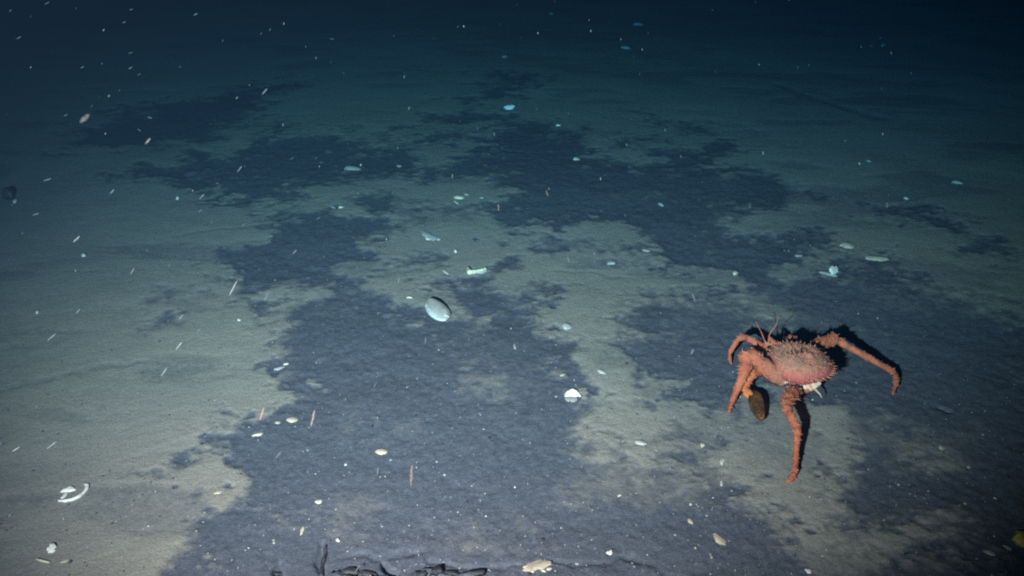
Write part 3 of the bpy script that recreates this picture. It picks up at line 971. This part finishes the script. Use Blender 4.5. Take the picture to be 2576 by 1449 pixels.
def put_shell(name, px, py, length, width, ang, material, label, cat='shell', h=0.3, rough=0.05, tilt=(0, 0), lift=0.0, cut=None, thick=None, seed=None, parent=None, ridges=0.0, group=None, na=40, nr=9, size=None):
    """length, width in pixels of the 2576-wide view, ang the picture angle of the long axis"""
    a = math.radians(ang)
    c = on_ground(px, py)
    z = c.z
    p0 = at(px - math.cos(a) * length / 2, py + math.sin(a) * length / 2, z)
    p1 = at(px + math.cos(a) * length / 2, py - math.sin(a) * length / 2, z)
    q0 = at(px + math.sin(a) * width / 2, py + math.cos(a) * width / 2, z)
    q1 = at(px - math.sin(a) * width / 2, py - math.cos(a) * width / 2, z)
    ax = p1 - p0
    L = ax.length
    head = math.atan2(ax.y, ax.x)
    n = Vector((-ax.y, ax.x, 0)).normalized()
    W = abs((q1 - q0).dot(n)) * 0.9
    W = min(max(W, L * 0.12), L * (1.6 if py > 330 else 0.5))
    if size:
        L, W = size
    S = min(L, W)
    H = h * S
    th = thick if thick is not None else max(0.0012, 0.035 * S)
    seed = seed if seed is not None else int(px * 13 + py * 7)
    if label:
        H *= 0.72
        rough += 0.035
        ridges = max(ridges, 0.007)
    V, F, G = shell_mesh(L, W, H, th, rough, seed, cut=cut, ridges=ridges * S, na=na, nr=nr)
    o = new_obj(name, V, F, material, parent)
    g = o.data.attributes.new('growth', 'FLOAT', 'POINT')
    g.data.foreach_set('value', np.array(G, dtype=np.float32))
    o.location = (c.x, c.y, c.z + lift)
    rot = Matrix.Rotation(head, 3, 'Z') @ Matrix.Rotation(math.radians(tilt[0]), 3, 'X') @ Matrix.Rotation(math.radians(tilt[1]), 3, 'Y')
    # rest the tilted shell in the mud, a little sunk
    zmin = min((rot @ Vector(v)).z for v in V)
    o.location.z += -zmin - 0.10 * max(H, th) - 0.0015
    o.rotation_euler = rot.to_euler()
    if label:
        tag(o, label, cat, group)
    return o


# the large clam
clam = put_shell('clam_shell', 1101, 778, 68, 40, -42, M_SILTED, None, h=0.40, rough=0.02, ridges=0.006, seed=5, tilt=(6, 0))
tag(clam, 'large silt covered grey clam shell with a pale blue white rim, below mid picture', 'shell')
rim = put_shell('pale_rim', 1097, 783, 68, 38, -43, M_BLUEGREY, None, h=0.20, rough=0.03, seed=6, tilt=(0, 0), lift=0.0)
rim.parent = clam
rim.matrix_parent_inverse = clam.matrix_basis.inverted()
umbo = put_shell('worn_tip', 1121, 796, 18, 9, -40, M_CREAM, None, h=0.2, rough=0.2, seed=8, lift=0.007)
umbo.parent = clam
umbo.matrix_parent_inverse = clam.matrix_basis.inverted()

# the open bivalve: one white valve standing up, one grey valve lying in front
bi = bpy.data.objects.new('open_bivalve', None)
C.objects.link(bi)
bi.location = on_ground(1440, 997)
tag(bi, 'open bivalve with one bright white valve standing and one grey valve flat', 'shell')
va = put_shell('standing_valve', 1441, 998, 30, 44, -88, M_BRIGHT, None, h=0.14, rough=0.05, tilt=(0, 30), seed=15, cut=0.0, size=(0.043, 0.041))
vb = put_shell('flat_valve', 1438, 1004, 38, 24, 0, M_GREY, None, h=0.10, rough=0.02, seed=16)
va['label'] = 'bright white inner face of the standing valve'
vb['label'] = 'silted grey valve lying flat'
for v_ in (va, vb):
    v_.parent = bi
    v_.matrix_parent_inverse = Matrix.Translation(bi.location).inverted()


def rim_shell(name, pts, w0, material, label, hgt=0.006):
    """exposed curved edge of a buried shell: a bent ribbon with thickness standing in the mud"""
    P = [on_ground(x, y) for x, y, _ in pts]
    K = [(p + Vector((0, 0, hgt * 0.4)), w * w0) for p, (_, _, w) in zip(P, pts)]
    PP, RR = resample(K, 0.003)
    base = P[0].copy()
    v, fc = tube([p - base for p in PP], RR, 8)
    o = new_obj(name, v, fc, material)
    o.location = base
    g = o.data.attributes.new('growth', 'FLOAT', 'POINT')
    g.data.foreach_set('value', np.linspace(0, 1, len(v)).astype(np.float32))
    if label:
        tag(o, label, 'shell')
    return o


buried = rim_shell('buried_shell', [(147, 1262, .5), (165, 1262, 1.0), (182, 1259, 1.0), (200, 1251, 1.1), (212, 1241, .9), (219, 1232, 1.1), (221, 1223, 1.2), (214, 1221, .6)], 0.0034, M_BRIGHT, None)
tag(buried, 'white rim of an upturned shell buried in the silt, lower left', 'shell')
for (x, y, l, w, a, s) in ((172, 1233, 34, 14, 8, 3), (162, 1247, 20, 9, 50, 4)):
    b_ = put_shell('exposed_plate', x, y, l, w, a, M_BRIGHT, None, h=0.2, rough=0.22, seed=s, tilt=(12, 0))
    b_.parent = buried
    b_.matrix_parent_inverse = buried.matrix_basis.inverted()

SH = put_shell
SH('shell_chip', 131, 1384, 26, 16, 35, M_BRIGHT, 'white triangular shell chip standing in the silt near the lower left corner', h=0.15, rough=0.25, tilt=(32, 0), seed=31)
rim_shell('shell_sliver', [(92, 1409, .6), (103, 1412, 1), (114, 1415, 1), (125, 1417, .6)], 0.0022, M_CREAM, 'thin curved cream shell edge at the lower left corner, below a white chip')
SH('shell_chip', 162, 1412, 24, 8, 15, M_CREAM, 'flat cream shell sliver at lower left beside the thin curved edge', h=0.2, rough=0.2)
SH('clam_shell', 735, 1056, 32, 15, 0, M_TAN, 'tan shell with a white lower edge, beside a smaller tan fragment', h=0.4, rough=0.04, ridges=.01)
SH('shell_chip', 699, 1063, 15, 11, 0, M_TAN, 'small tan shell fragment just beside the white edged tan shell', h=0.35, rough=0.14)
SH('shell_fragment', 650, 1093, 32, 8, 10, M_CREAM, 'narrow pale yellow shell fragment at the edge of the dark film', h=0.4, rough=0.16)
SH('clam_shell', 959, 1136, 32, 17, 0, M_TAN, 'tan pointed shell alone on the dark film, lower middle', h=0.4, rough=0.06, ridges=.01)
SH('shell_fragment', 801, 1262, 12, 22, 75, M_WHITE, 'small upright white shell below the tan pointed shell', h=0.4, rough=0.08, tilt=(0, 0))
SH('shell_fragment', 760, 1334, 24, 9, 78, M_CREAM, 'thin upright cream shell fragment near the bottom edge', h=0.4, rough=0.14)
SH('shell_chip', 850, 1360, 10, 8, 20, M_WHITE, 'tiny white chip above the dark cracks at the bottom edge', h=0.3, rough=0.2, tilt=(25, 0))
slab = SH('broken_shell', 1350, 1422, 82, 28, 14, M_TAN, 'large broken tan shell slab at the bottom edge', h=0.22, rough=0.13, seed=77)
for (x, y, l, w, a) in ((1382, 1431, 18, 9, 20), (1368, 1436, 14, 8, 0), (1340, 1438, 10, 6, 0)):
    b_ = SH('crumb', x, y, l, w, a, M_CREAM, None, h=0.4, rough=0.2, na=14, nr=4)
    b_.parent = slab
    b_.matrix_parent_inverse = slab.matrix_basis.inverted()
SH('shell_chip', 1533, 1392, 15, 10, -15, M_WHITE, 'white chip with a warm tint beside the broken tan slab', h=0.25, rough=0.22, tilt=(28, 0))
SH('shell_chip', 1452, 1418, 10, 7, 0, M_GREY, 'small grey crumb between the broken slab and the white chip', h=0.4, rough=0.2)
SH('clam_shell', 1810, 1357, 46, 22, -48, M_TAN, 'oval tan shell lying aslant on dark film, right of the slab', h=0.3, rough=0.09, ridges=.006)
SH('shell_fragment', 1737, 1311, 20, 12, -50, M_TAN, 'small pointed tan shell above the oval aslant shell', h=0.45, rough=0.1)
SH('clam_shell', 1612, 1113, 34, 13, -8, M_GREY, 'low pale grey shell on the silt tongue between the dark films', h=0.35, rough=0.05)
SH('shell_chip', 1767, 1119, 12, 12, 60, M_CREAM, 'small cream chip on dark film below the brown mussel', h=0.5, rough=0.16)
SH('shell_chip', 1817, 1160, 18, 11, 65, M_WHITE, 'white chip at the pale edge between mussel and bottom, upper of two', h=0.4, rough=0.14)
SH('shell_chip', 1815, 1215, 16, 7, 95, M_WHITE, 'thin white sliver below the white chip at the pale edge', h=0.4, rough=0.12)
SH('shell_chip', 1558, 1246, 10, 8, 50, M_WHITE, 'tiny bright white chip alone on the lower dark film', h=0.4, rough=0.16)
SH('shell_chip', 2033, 1438, 18, 10, -20, M_WHITE, 'white chip at the bottom edge under the pale silt tongue', h=0.3, rough=0.18, tilt=(22, 0))
SH('shell_chip', 1415, 943, 12, 10, 40, M_TAN, 'small tan shell chip above the open bivalve', h=0.5, rough=0.14)
SH('shell_fragment', 1513, 935, 22, 11, -25, M_GREY, 'grey shell half sunk in silt, up and right of the bivalve', h=0.4, rough=0.08)
SH('clam_shell', 1426, 822, 24, 18, -30, M_GREY, 'rounded grey shell beside a dark pit on the pale silt', h=0.45, rough=0.07)
SH('shell_chip', 1295, 871, 16, 7, -75, M_GREY, 'small upright grey shell between the large clam and the bivalve', h=0.4, rough=0.1)
cup = rim_shell('curved_fragment', [(1178, 678, 1.0), (1181, 688, 1.6), (1192, 687, 1.4), (1203, 685, 1.2), (1211, 684, 1.3), (1222, 679, .9)], 0.0052, M_CREAM, None, 0.010)
tag(cup, 'cream curved shell fragment above the large clam', 'shell')
b_ = SH('worn_plate', 1211, 683, 28, 12, 14, M_GREY, None, h=0.3, rough=0.15)
b_.parent = cup
b_.matrix_parent_inverse = cup.matrix_basis.inverted()
SH('shell_fragment', 1121, 684, 18, 10, -35, M_GREY, 'grey fragment beside the cream curved one', h=0.4, rough=0.12)
SH('shell_chip', 1030, 748, 14, 8, 20, M_CREAM, 'pale chip up and left of the large clam', h=0.4, rough=0.18)
SH('buried_shell', 1078, 592, 42, 20, -30, M_GREY, 'grey shell almost buried in silt with two white bits before it', h=0.22, rough=0.12)
SH('shell_chip', 1077, 601, 14, 7, -10, M_WHITE, 'white bit in front of the almost buried grey shell, the wider one', h=0.4, rough=0.14)
SH('shell_chip', 1104, 602, 9, 6, 0, M_WHITE, 'white bit in front of the almost buried grey shell, the smaller one', h=0.4, rough=0.14)
SH('clam_shell', 1155, 497, 28, 9, 4, M_CREAM, 'slim cream shell on pale silt beside the great dark patch', h=0.4, rough=0.05)
SH('shell_fragment', 1148, 509, 18, 5, -35, M_CREAM, 'cream splinter touching the slim cream shell', h=0.4, rough=0.1)
SH('shell_chip', 1174, 489, 13, 7, -20, M_GREY, 'small grey chip behind the slim cream shell', h=0.4, rough=0.12)
SH('shell_chip', 1212, 497, 9, 6, 10, M_GREY, 'tiny grey chip right of the slim cream shell', h=0.4, rough=0.12)
SH('clam_shell', 887, 425, 44, 10, 0, M_SILTED, 'broad low grey shell on the far dark film', h=0.5, rough=0.06)
SH('shell_chip', 1005, 418, 14, 7, 0, M_GREY, 'small grey chip right of the broad low grey shell', h=0.4, rough=0.1)
SH('buried_shell', 838, 522, 22, 9, -30, M_GREY, 'grey shell edge beside a dark pit in the pale silt', h=0.4, rough=0.1)
SH('shell_chip', 858, 521, 14, 6, 10, M_CREAM, 'pale chip on the far lip of the dark pit', h=0.4, rough=0.1)
SH('shell_chip', 1281, 274, 28, 12, 0, M_BRIGHT, 'bright white triangular chip far back at the top middle', h=0.4, rough=0.18, tilt=(40, 0))
SH('shell_chip', 1404, 316, 11, 9, 0, M_BRIGHT, 'small white chip to the right of the far triangular chip', h=0.6, rough=0.12, tilt=(35, 0))
SH('shell_chip', 1450, 401, 13, 8, -20, M_CREAM, 'cream chip on the far dark film', h=0.5, rough=0.14)
SH('shell_fragment', 1605, 63, 26, 5, 0, M_GREY, 'farthest long pale shell at the top of the view', h=0.5, rough=0.12, tilt=(20, 0))
SH('shell_fragment', 1574, 122, 24, 5, 0, M_GREY, 'long pale shell just in front of the farthest one', h=0.5, rough=0.12, tilt=(25, 0))
SH('shell_chip', 1270, 144, 15, 6, 10, M_GREY, 'pale chip near the top, behind the far triangular chip', h=0.5, rough=0.12, tilt=(25, 0))
SH('shell_chip', 1386, 36, 12, 6, -10, M_GREY, 'faint chip near the top edge, left of the farthest shell', h=0.5, rough=0.12, tilt=(25, 0))
tri = SH('shell_chip', 2097, 685, 26, 16, 30, M_BRIGHT, 'bright white triangular chip standing behind the crab, on a grey plate', h=0.2, rough=0.2, tilt=(42, 0))
SH('shell_fragment', 2082, 688, 44, 9, -12, M_GREY, 'grey plate lying under the white triangular chip behind the crab', h=0.25, rough=0.12)
SH('broken_shell', 2206, 649, 64, 14, 0, M_TAN, 'long tan shell fragment with a ragged edge behind the crab', h=0.3, rough=0.08)
SH('clam_shell', 2133, 618, 34, 17, -20, M_TAN, 'oval tan shell far behind the crab, left of the long fragment', h=0.3, rough=0.08)
SH('shell_chip', 2119, 616, 12, 6, 20, M_CREAM, 'cream chip at the end of the oval tan shell', h=0.5, rough=0.1)
SH('shell_chip', 1850, 688, 13, 11, 40, M_CREAM, 'round cream chip on a pale spot up and left of the crab', h=0.6, rough=0.08, tilt=(20, 0))
SH('shell_chip', 1539, 661, 22, 9, 15, M_GREY, 'pale ragged chip left of a dark twig of film', h=0.4, rough=0.2)
SH('shell_chip', 1626, 631, 22, 8, -5, M_GREY, 'flat grey chip right of and behind the pale ragged chip', h=0.4, rough=0.14)
SH('shell_chip', 1663, 514, 15, 8, 0, M_GREY, 'grey chip in the middle of the far right dark patch', h=0.4, rough=0.16)
SH('shell_chip', 1887, 516, 16, 6, 80, M_GREY, 'upright grey chip near the rounded end of the far dark patch', h=0.4, rough=0.12)
SH('shell_chip', 2408, 459, 26, 9, 0, M_GREY, 'pale chip on the dim silt at the far right', h=0.4, rough=0.14)
SH('shell_chip', 2222, 114, 12, 7, 30, M_WHITE, 'pale chip alone in the dark near the top right', h=0.5, rough=0.1, tilt=(20, 0))
SH('shell_chip', 2185, 405, 12, 6, 0, M_GREY, 'tiny pale chip at the right of the far dark patch', h=0.5, rough=0.1)
SH('shell_chip', 2280, 499, 14, 6, 0, M_BLUEGREY, 'bluish chip on the dim silt above the long tan fragment', h=0.5, rough=0.1)
SH('shell_chip', 2010, 644, 26, 7, 0, M_GREY, 'thin grey chip left of the oval tan shell', h=0.4, rough=0.18)
SH('shell_chip', 1742, 883, 16, 8, 70, M_GREY, 'upright grey chip left of the crab', h=0.4, rough=0.1)
SH('shell_chip', 2362, 1025, 16, 7, -12, M_YELLOW, 'small yellow chip right of the stretched crab leg', h=0.4, rough=0.12)
SH('shell_chip', 2368, 1126, 16, 12, -60, M_GREY, 'dim grey chip below the yellow chip on the right', h=0.4, rough=0.12)
SH('shell_chip', 2437, 1175, 12, 7, 0, M_GREY, 'dim pale chip at the right, beyond the dim grey chip', h=0.4, rough=0.12)
SH('shell_chip', 2503, 1253, 10, 6, -10, M_CREAM, 'tiny cream chip near the right edge', h=0.4, rough=0.12)
SH('clam_shell', 2489, 1390, 34, 17, -10, M_GREY, 'dim grey shell near the lower right corner', h=0.35, rough=0.1)
SH('shell_fragment', 2534, 1377, 26, 10, -25, M_GREY, 'dim pale shell sliver beside the yellow sponge in the lower right corner', h=0.35, rough=0.1)
sp = SH('sponge_lump', 2572, 1358, 56, 44, -10, M_YELLOW, 'yellow sponge lump cut off by the right edge', 'sponge', h=0.55, rough=0.12)
rk = SH('stone', 24, 496, 30, 16, 10, M_ROCK, 'dark brown stone at the left edge', 'stone', h=0.75, rough=0.12, thick=0.02)
SH('shell_chip', 57 * .67, 509, 9, 7, 0, M_WHITE, 'white speck of shell beside the dark stone at the left edge', h=0.6, rough=0.06, tilt=(25, 0))
SH('shell_chip', 447, 500, 8, 6, 0, M_WHITE, 'white speck of shell on pale silt below the far left dark film', h=0.6, rough=0.06, tilt=(25, 0))
SH('shell_chip', 211, 644, 11, 6, 0, M_WHITE, 'white speck of shell on the left silt plain, the widest there', h=0.6, rough=0.06, tilt=(25, 0))
SH('shell_chip', 94, 787, 7, 6, 0, M_WHITE, 'white speck of shell on the left silt plain, close to the left edge', h=0.6, rough=0.06, tilt=(25, 0))
SH('shell_chip', 602, 805, 10, 7, 0, M_CREAM, 'pale speck of shell at the left of the middle film', h=0.6, rough=0.06)
SH('shell_chip', 1146, 633, 8, 6, 0, M_WHITE, 'white speck on the pale silt above the cream curved fragment', h=0.6, rough=0.06, tilt=(20, 0))
SH('shell_chip', 720, 915, 16, 6, 20, M_CREAM, 'pale sliver at the left shore of the great dark film', h=0.4, rough=0.1)
SH('shell_chip', 703, 926, 30, 9, 15, M_GREY, 'grey broken plate beside a dark hollow, left shore of the dark film', h=0.3, rough=0.16)
SH('shell_chip', 548, 1239, 22, 10, 20, M_CREAM, 'cream patch of crumbled shell on the lower left silt', h=0.2, rough=0.2)

tubev = rim_shell('worm_tube', [(821, 1374, .5), (818, 1385, 1.1), (820, 1398, .9), (814, 1412, 1.2), (811, 1430, 1.0), (808, 1452, 1.1)], 0.0036, M_TUBE_SHADE, None, 0.006)
tag(tubev, 'dark upright strip like a worm tube at the bottom edge', 'worm tube')

for (x, y, l, w, a) in ((880, 1440, 54, 16, 6), (925, 1446, 40, 14, -18), (1058, 1447, 34, 14, 20), (1098, 1438, 30, 20, 40), (1136, 1446, 44, 14, -12), (1196, 1444, 44, 13, 8), (705, 1449, 44, 14, -5)):  # dark lumps added in place of the shade in the bottom crevices
    put_shell('crevice_shade_lump', x, y, l, w, a, M_TUBE_SHADE, 'ragged dark lump standing in for crevice shade along the bottom edge', 'shade lump', h=0.45, rough=0.26, thick=0.006, group='crevice shade lumps along the bottom edge')

# the brown mussel held by the claw
mu_c = kc2(585, 1165, 0.020 + ground_z(at(1905, 1020)))
mv, mf, mg = shell_mesh(0.098, 0.037, 0.0150, 0.0310, 0.015, 3, apex=0.28, na=44, nr=12, ridges=0.0)
mv = [(x, y, z if i < len(mv) // 2 else -abs(z) * 0 + (-(mv[i - len(mv) // 2][2]))) for i, (x, y, z) in enumerate(mv)]
mussel = new_obj('mussel', mv, mf, M_MUSSEL)
ga = mussel.data.attributes.new('growth', 'FLOAT', 'POINT')
ga.data.foreach_set('value', np.array(mg, dtype=np.float32))
hd = kc2(520, 985, 0.024) - kc2(645, 1340, 0.014)
mussel.location = mu_c
xx = hd.normalized()
zz = Vector((-0.55, -0.62, 0.55)) - xx * Vector((-0.55, -0.62, 0.55)).dot(xx)
zz.normalize()
yy = zz.cross(xx)
mussel.rotation_euler = Matrix((xx, yy, zz)).transposed().to_euler()
tag(mussel, 'brown mussel gripped by the claw of the crab', 'mussel')

# ------------------------------------------------------------------ crumbs of shell and grit strewn over the mud
def build_grit():
    rg = random.Random(99)
    V, F, mi = [], [], []
    N = 0
    while N < 2000:
        px, py = rg.uniform(-80, 2656), rg.uniform(20, 1490)
        p = at(px, py)
        if p.y > 8:
            continue
        fl = look_up(p.x, p.y, 'film')
        keep = 0.20 + 0.65 * fl
        if rg.random() > keep * (0.35 + 0.65 * py / 1449):
            continue
        N += 1
        z = ground_z(p)
        dark = rg.random() < (0.75 if fl < 0.3 else 0.25)
        s = rg.uniform(0.0010, 0.0026) * (1.9 if rg.random() < 0.06 else 1) * (1.4 if dark else 1)
        k0 = len(V)
        n = 5
        a0 = rg.uniform(0, 6.28)
        sx = rg.uniform(0.5, 1.0)
        tone_ = rg.random()
        for j in range(n):
            a = a0 + 2 * math.pi * j / n
            x, y = s * math.cos(a) * sx * rg.uniform(.7, 1.1), s * math.sin(a) * rg.uniform(.7, 1.1)
            V.append((p.x + x, p.y + y, z + 0.0002 + rg.uniform(0, .25) * s))
        V.append((p.x, p.y, z + s * rg.uniform(0.4, 0.9)))
        for j in range(n):
            F.append((k0 + j, k0 + (j + 1) % n, k0 + n))
            mi.append(1 if dark else (0 if tone_ < .22 else 2))
    o = new_obj('shell_grit', V, F, M_WHITE)
    o.data.materials.append(M_ROCK)
    o.data.materials.append(M_GREY)
    o.data.polygons.foreach_set('material_index', mi)
    tag(o, 'fine crumbs of shell and dark grit strewn over the mud', 'grit', kind='stuff')


build_grit()

# ------------------------------------------------------------------ marine snow drifting in the water
def spindle(L, W, seed, n=9, m=7):
    rs = random.Random(seed)
    V, F = [(-L / 2, 0, 0)], []
    for i in range(1, n):
        t = i / n
        r = 0.5 * W * math.sin(math.pi * t) ** 0.55
        for k in range(m):
            a = 2 * math.pi * k / m
            q = r * rs.uniform(0.72, 1.15)
            V.append((-L / 2 + L * t, q * math.cos(a), q * math.sin(a)))
    V.append((L / 2, 0, 0))
    for k in range(m):
        k2_ = (k + 1) % m
        F.append((0, 1 + k2_, 1 + k))
        F.append((len(V) - 1, 1 + (n - 2) * m + k, 1 + (n - 2) * m + k2_))
        for i in range(n - 2):
            a = 1 + i * m
            F.append((a + k, a + k2_, a + m + k2_, a + m + k))
    return V, F


def put_flake(px, py, length, width, ang, dist, material, label, group=None, seed=None):
    """a slender flake hanging in the water 'dist' metres from the camera"""
    d = ray(px, py)
    p = CAMP + d * dist
    k = dist * TANH / 1288.0
    seed = seed if seed is not None else int(px * 3 + py)
    V, F = spindle(length * 1.2 * k, width * 0.8 * k, seed)
    o = new_obj('marine_snow_flake', V, F, material)
    a = math.radians(ang)
    xx_ = UX * math.cos(a) + UY * math.sin(a) + FW * 0.25
    xx_.normalize()
    zz_ = (FW * -1) - xx_ * (FW * -1).dot(xx_)
    zz_.normalize()
    o.rotation_euler = Matrix((xx_, zz_.cross(xx_), zz_)).transposed().to_euler()
    o.location = p
    tag(o, label, 'marine snow', group)
    return o


PF = put_flake
PF(587, 724, 38, 5, 66, 1.35, M_SNOW_WHITE, 'bright slender flake of marine snow drifting at the left of the middle dark film')
PF(659, 1041, 32, 7, 76, 1.15, M_SNOW_RED, 'reddish slender flake drifting above the small tan shells')
PF(787, 1052, 40, 8, 80, 1.10, M_SNOW_ORANGE, 'faint pinkish flake drifting right of the tan shell')
PF(1035, 1196, 48, 12, 88, 1.25, M_SNOW_ORANGE, 'orange blurred flake hanging close to the camera, lower middle')
PF(213, 298, 28, 17, 50, 1.6, M_SNOW_ORANGE, 'brown woolly flake hanging at the upper left')
PF(413, 935, 22, 7, 60, 1.3, M_SNOW, 'broad pale flake over the left silt plain, beside the long furrow')
PF(193, 601, 20, 6, 48, 1.5, M_SNOW_WHITE, 'cream flake over the left silt plain, level with the middle film top')
PF(372, 355, 18, 8, 55, 1.3, M_SNOW_ORANGE, 'tan flake over the far left dark film')
PF(1430, 652, 16, 4, 110, 1.7, M_SNOW_RED, 'pinkish slip of marine snow above the thin furrow, mid picture')
PF(1376, 486, 14, 4, 108, 1.7, M_SNOW_RED, 'reddish slip of marine snow over the great far dark patch')
PF(1254, 522, 16, 5, 95, 1.6, M_SNOW_RED, 'reddish slip of marine snow at the left border of the far dark patch')
PF(1138, 443, 10, 4, 85, 1.9, M_SNOW_WHITE, 'bright speck of marine snow above the slim cream shell')
PF(1745, 748, 20, 6, 110, 1.6, M_SNOW, 'pale curved flake up and left of the crab')
PF(1017, 193, 8, 4, 75, 2.2, M_SNOW_WHITE, 'bright speck of marine snow far back at the top, upper of two')
PF(1029, 272, 8, 5, 70, 2.2, M_SNOW_WHITE, 'bright speck of marine snow far back at the top, lower of two')
PF(666, 230, 18, 6, 55, 2.0, M_SNOW_WHITE, 'bluish white flake above the far left dark film')
PF(596, 246, 7, 5, 60, 2.0, M_SNOW_WHITE, 'white point of marine snow beside the bluish white flake')
PF(274, 241, 7, 6, 60, 2.0, M_SNOW_WHITE, 'lone pale point of marine snow above the brown woolly flake')
for (x, y, l, w, a, d) in (
        (603, 425, 17, 5, 62, 1.5), (282, 482, 14, 6, 50, 1.5), (508, 494, 16, 6, 50, 1.5), (119, 452, 18, 6, 35, 1.5), (90, 539, 15, 5, 35, 1.5),
        (741, 634, 14, 5, 62, 1.5), (670, 746, 22, 6, 68, 1.3), (455, 798, 16, 5, 62, 1.3), (500, 832, 16, 5, 58, 1.3), (130, 848, 24, 7, 42, 1.3),
        (333, 682, 16, 5, 55, 1.4), (196, 783, 14, 5, 45, 1.3), (504, 530, 10, 3, 50, 1.6), (612, 566, 12, 3, 60, 1.6), (679, 604, 9, 3, 60, 1.6),
        (801, 549, 10, 4, 30, 1.7), (1003, 705, 14, 4, 78, 1.5), (943, 970, 14, 3, 78, 1.4), (1070, 856, 15, 5, 80, 1.4), (1240, 999, 14, 3, 92, 1.4),
        (1244, 988, 18, 3, 96, 1.4), (838, 832, 12, 3, 75, 1.5), (1158, 707, 10, 3, 90, 1.6), (1128, 636, 9, 3, 85, 1.7), (1125, 662, 10, 3, 85, 1.7),
        (492, 36, 14, 6, 20, 1.6), (330, 24, 12, 5, 30, 1.6), (312, 56, 12, 5, 40, 1.6), (328, 133, 14, 4, 30, 1.6), (207, 169, 12, 6, 30, 1.6), (328, 171, 13, 6, 25, 1.6),
        (453, 168, 10, 4, 30, 1.8), (350, 187, 12, 4, 30, 1.7), (118, 8, 16, 6, 25, 1.5), (47, 95, 16, 5, 35, 1.4), (835, 98, 14, 7, 5, 2.2), (165, 290, 14, 6, 30, 1.5),
        (377, 296, 14, 7, -20, 1.7), (350, 327, 12, 6, -30, 1.7), (734, 399, 15, 5, 50, 1.9), (795, 398, 10, 4, 55, 1.9), (808, 409, 11, 6, 0, 2.0), (547, 461, 7, 5, 0, 2.0),
        (1258, 1272, 14, 3, 95, 1.2), (1052, 1352, 16, 3, 85, 1.1), (950, 1185, 18, 5, 85, 1.0), (1480, 1270, 22, 4, 95, 1.1), (900, 1430, 22, 4, 60, 1.0), (1195, 1270, 14, 3, 92, 1.2),
        (1157, 306, 8, 3, 95, 2.3), (1134, 351, 7, 3, 85, 2.3), (1200, 360, 7, 3, 80, 2.3), (1086, 391, 8, 3, 80, 2.2), (1265, 397, 9, 3, 90, 2.2), (1262, 372, 7, 3, 80, 2.2),
        (1257, 60, 8, 3, 85, 2.4), (1369, 137, 6, 3, 90, 2.4), (1300, 12, 6, 3, 90, 2.4), (1246, 219, 6, 3, 90, 2.4), (1258, 246, 6, 3, 90, 2.4), (1588, 298, 8, 4, 90, 2.4),
        (130, 1120, 26, 6, 50, 1.0), (40, 1130, 18, 5, 45, 1.0), (700, 1145, 22, 3, 62, 1.1), (450, 870, 22, 6, 60, 1.1), (820, 1300, 10, 3, 70, 1.1), (1600, 902, 10, 3, 105, 1.5)):
    where = ('in the dark water at the upper left' if y < 420 and x < 700 else 'over the left silt plain' if x < 640 and y >= 420 else 'in the dark water at the top middle' if y < 420
             else 'over the middle dark film' if y < 720 else 'over the great lower film')
    dim = 0.72 if y < 420 else 1.0
    PF(x, y, l * dim, w * 0.7 * dim, a + rnd.uniform(-14, 14), d * rnd.uniform(0.95, 1.25), M_SNOW, 'small pale slip of marine snow ' + where, 'small slips of marine snow ' + where)


def build_snow_dust():
    rs = random.Random(5)
    V, F = [], []
    for i in range(240):
        d = rs.uniform(0.9, 3.2)
        px, py = rs.uniform(-150, 2300), rs.uniform(-60, 1449)
        p = CAMP + ray(px, py) * d
        if p.z < 0.12:
            continue
        k = d * TANH / 1288.0
        lean = math.radians(50 + 45 * min(1.2, max(0, px) / 1288.0) + rs.uniform(-12, 12))
        v, f = spindle(rs.uniform(4, 9) * k, rs.uniform(1.6, 3.0) * k, i, 5, 5)
        x_ = (UX * math.cos(lean) + UY * math.sin(lean)).normalized()
        z_ = -FW
        R = Matrix((x_, z_.cross(x_), z_)).transposed()
        o = len(V)
        V += [p + R @ Vector(q) for q in v]
        F += [tuple(j + o for j in t) for t in f]
    o = new_obj('marine_snow_dust', V, F, M_SNOW)
    tag(o, 'fine dust of marine snow hanging through the water', 'marine snow', kind='stuff')


build_snow_dust()
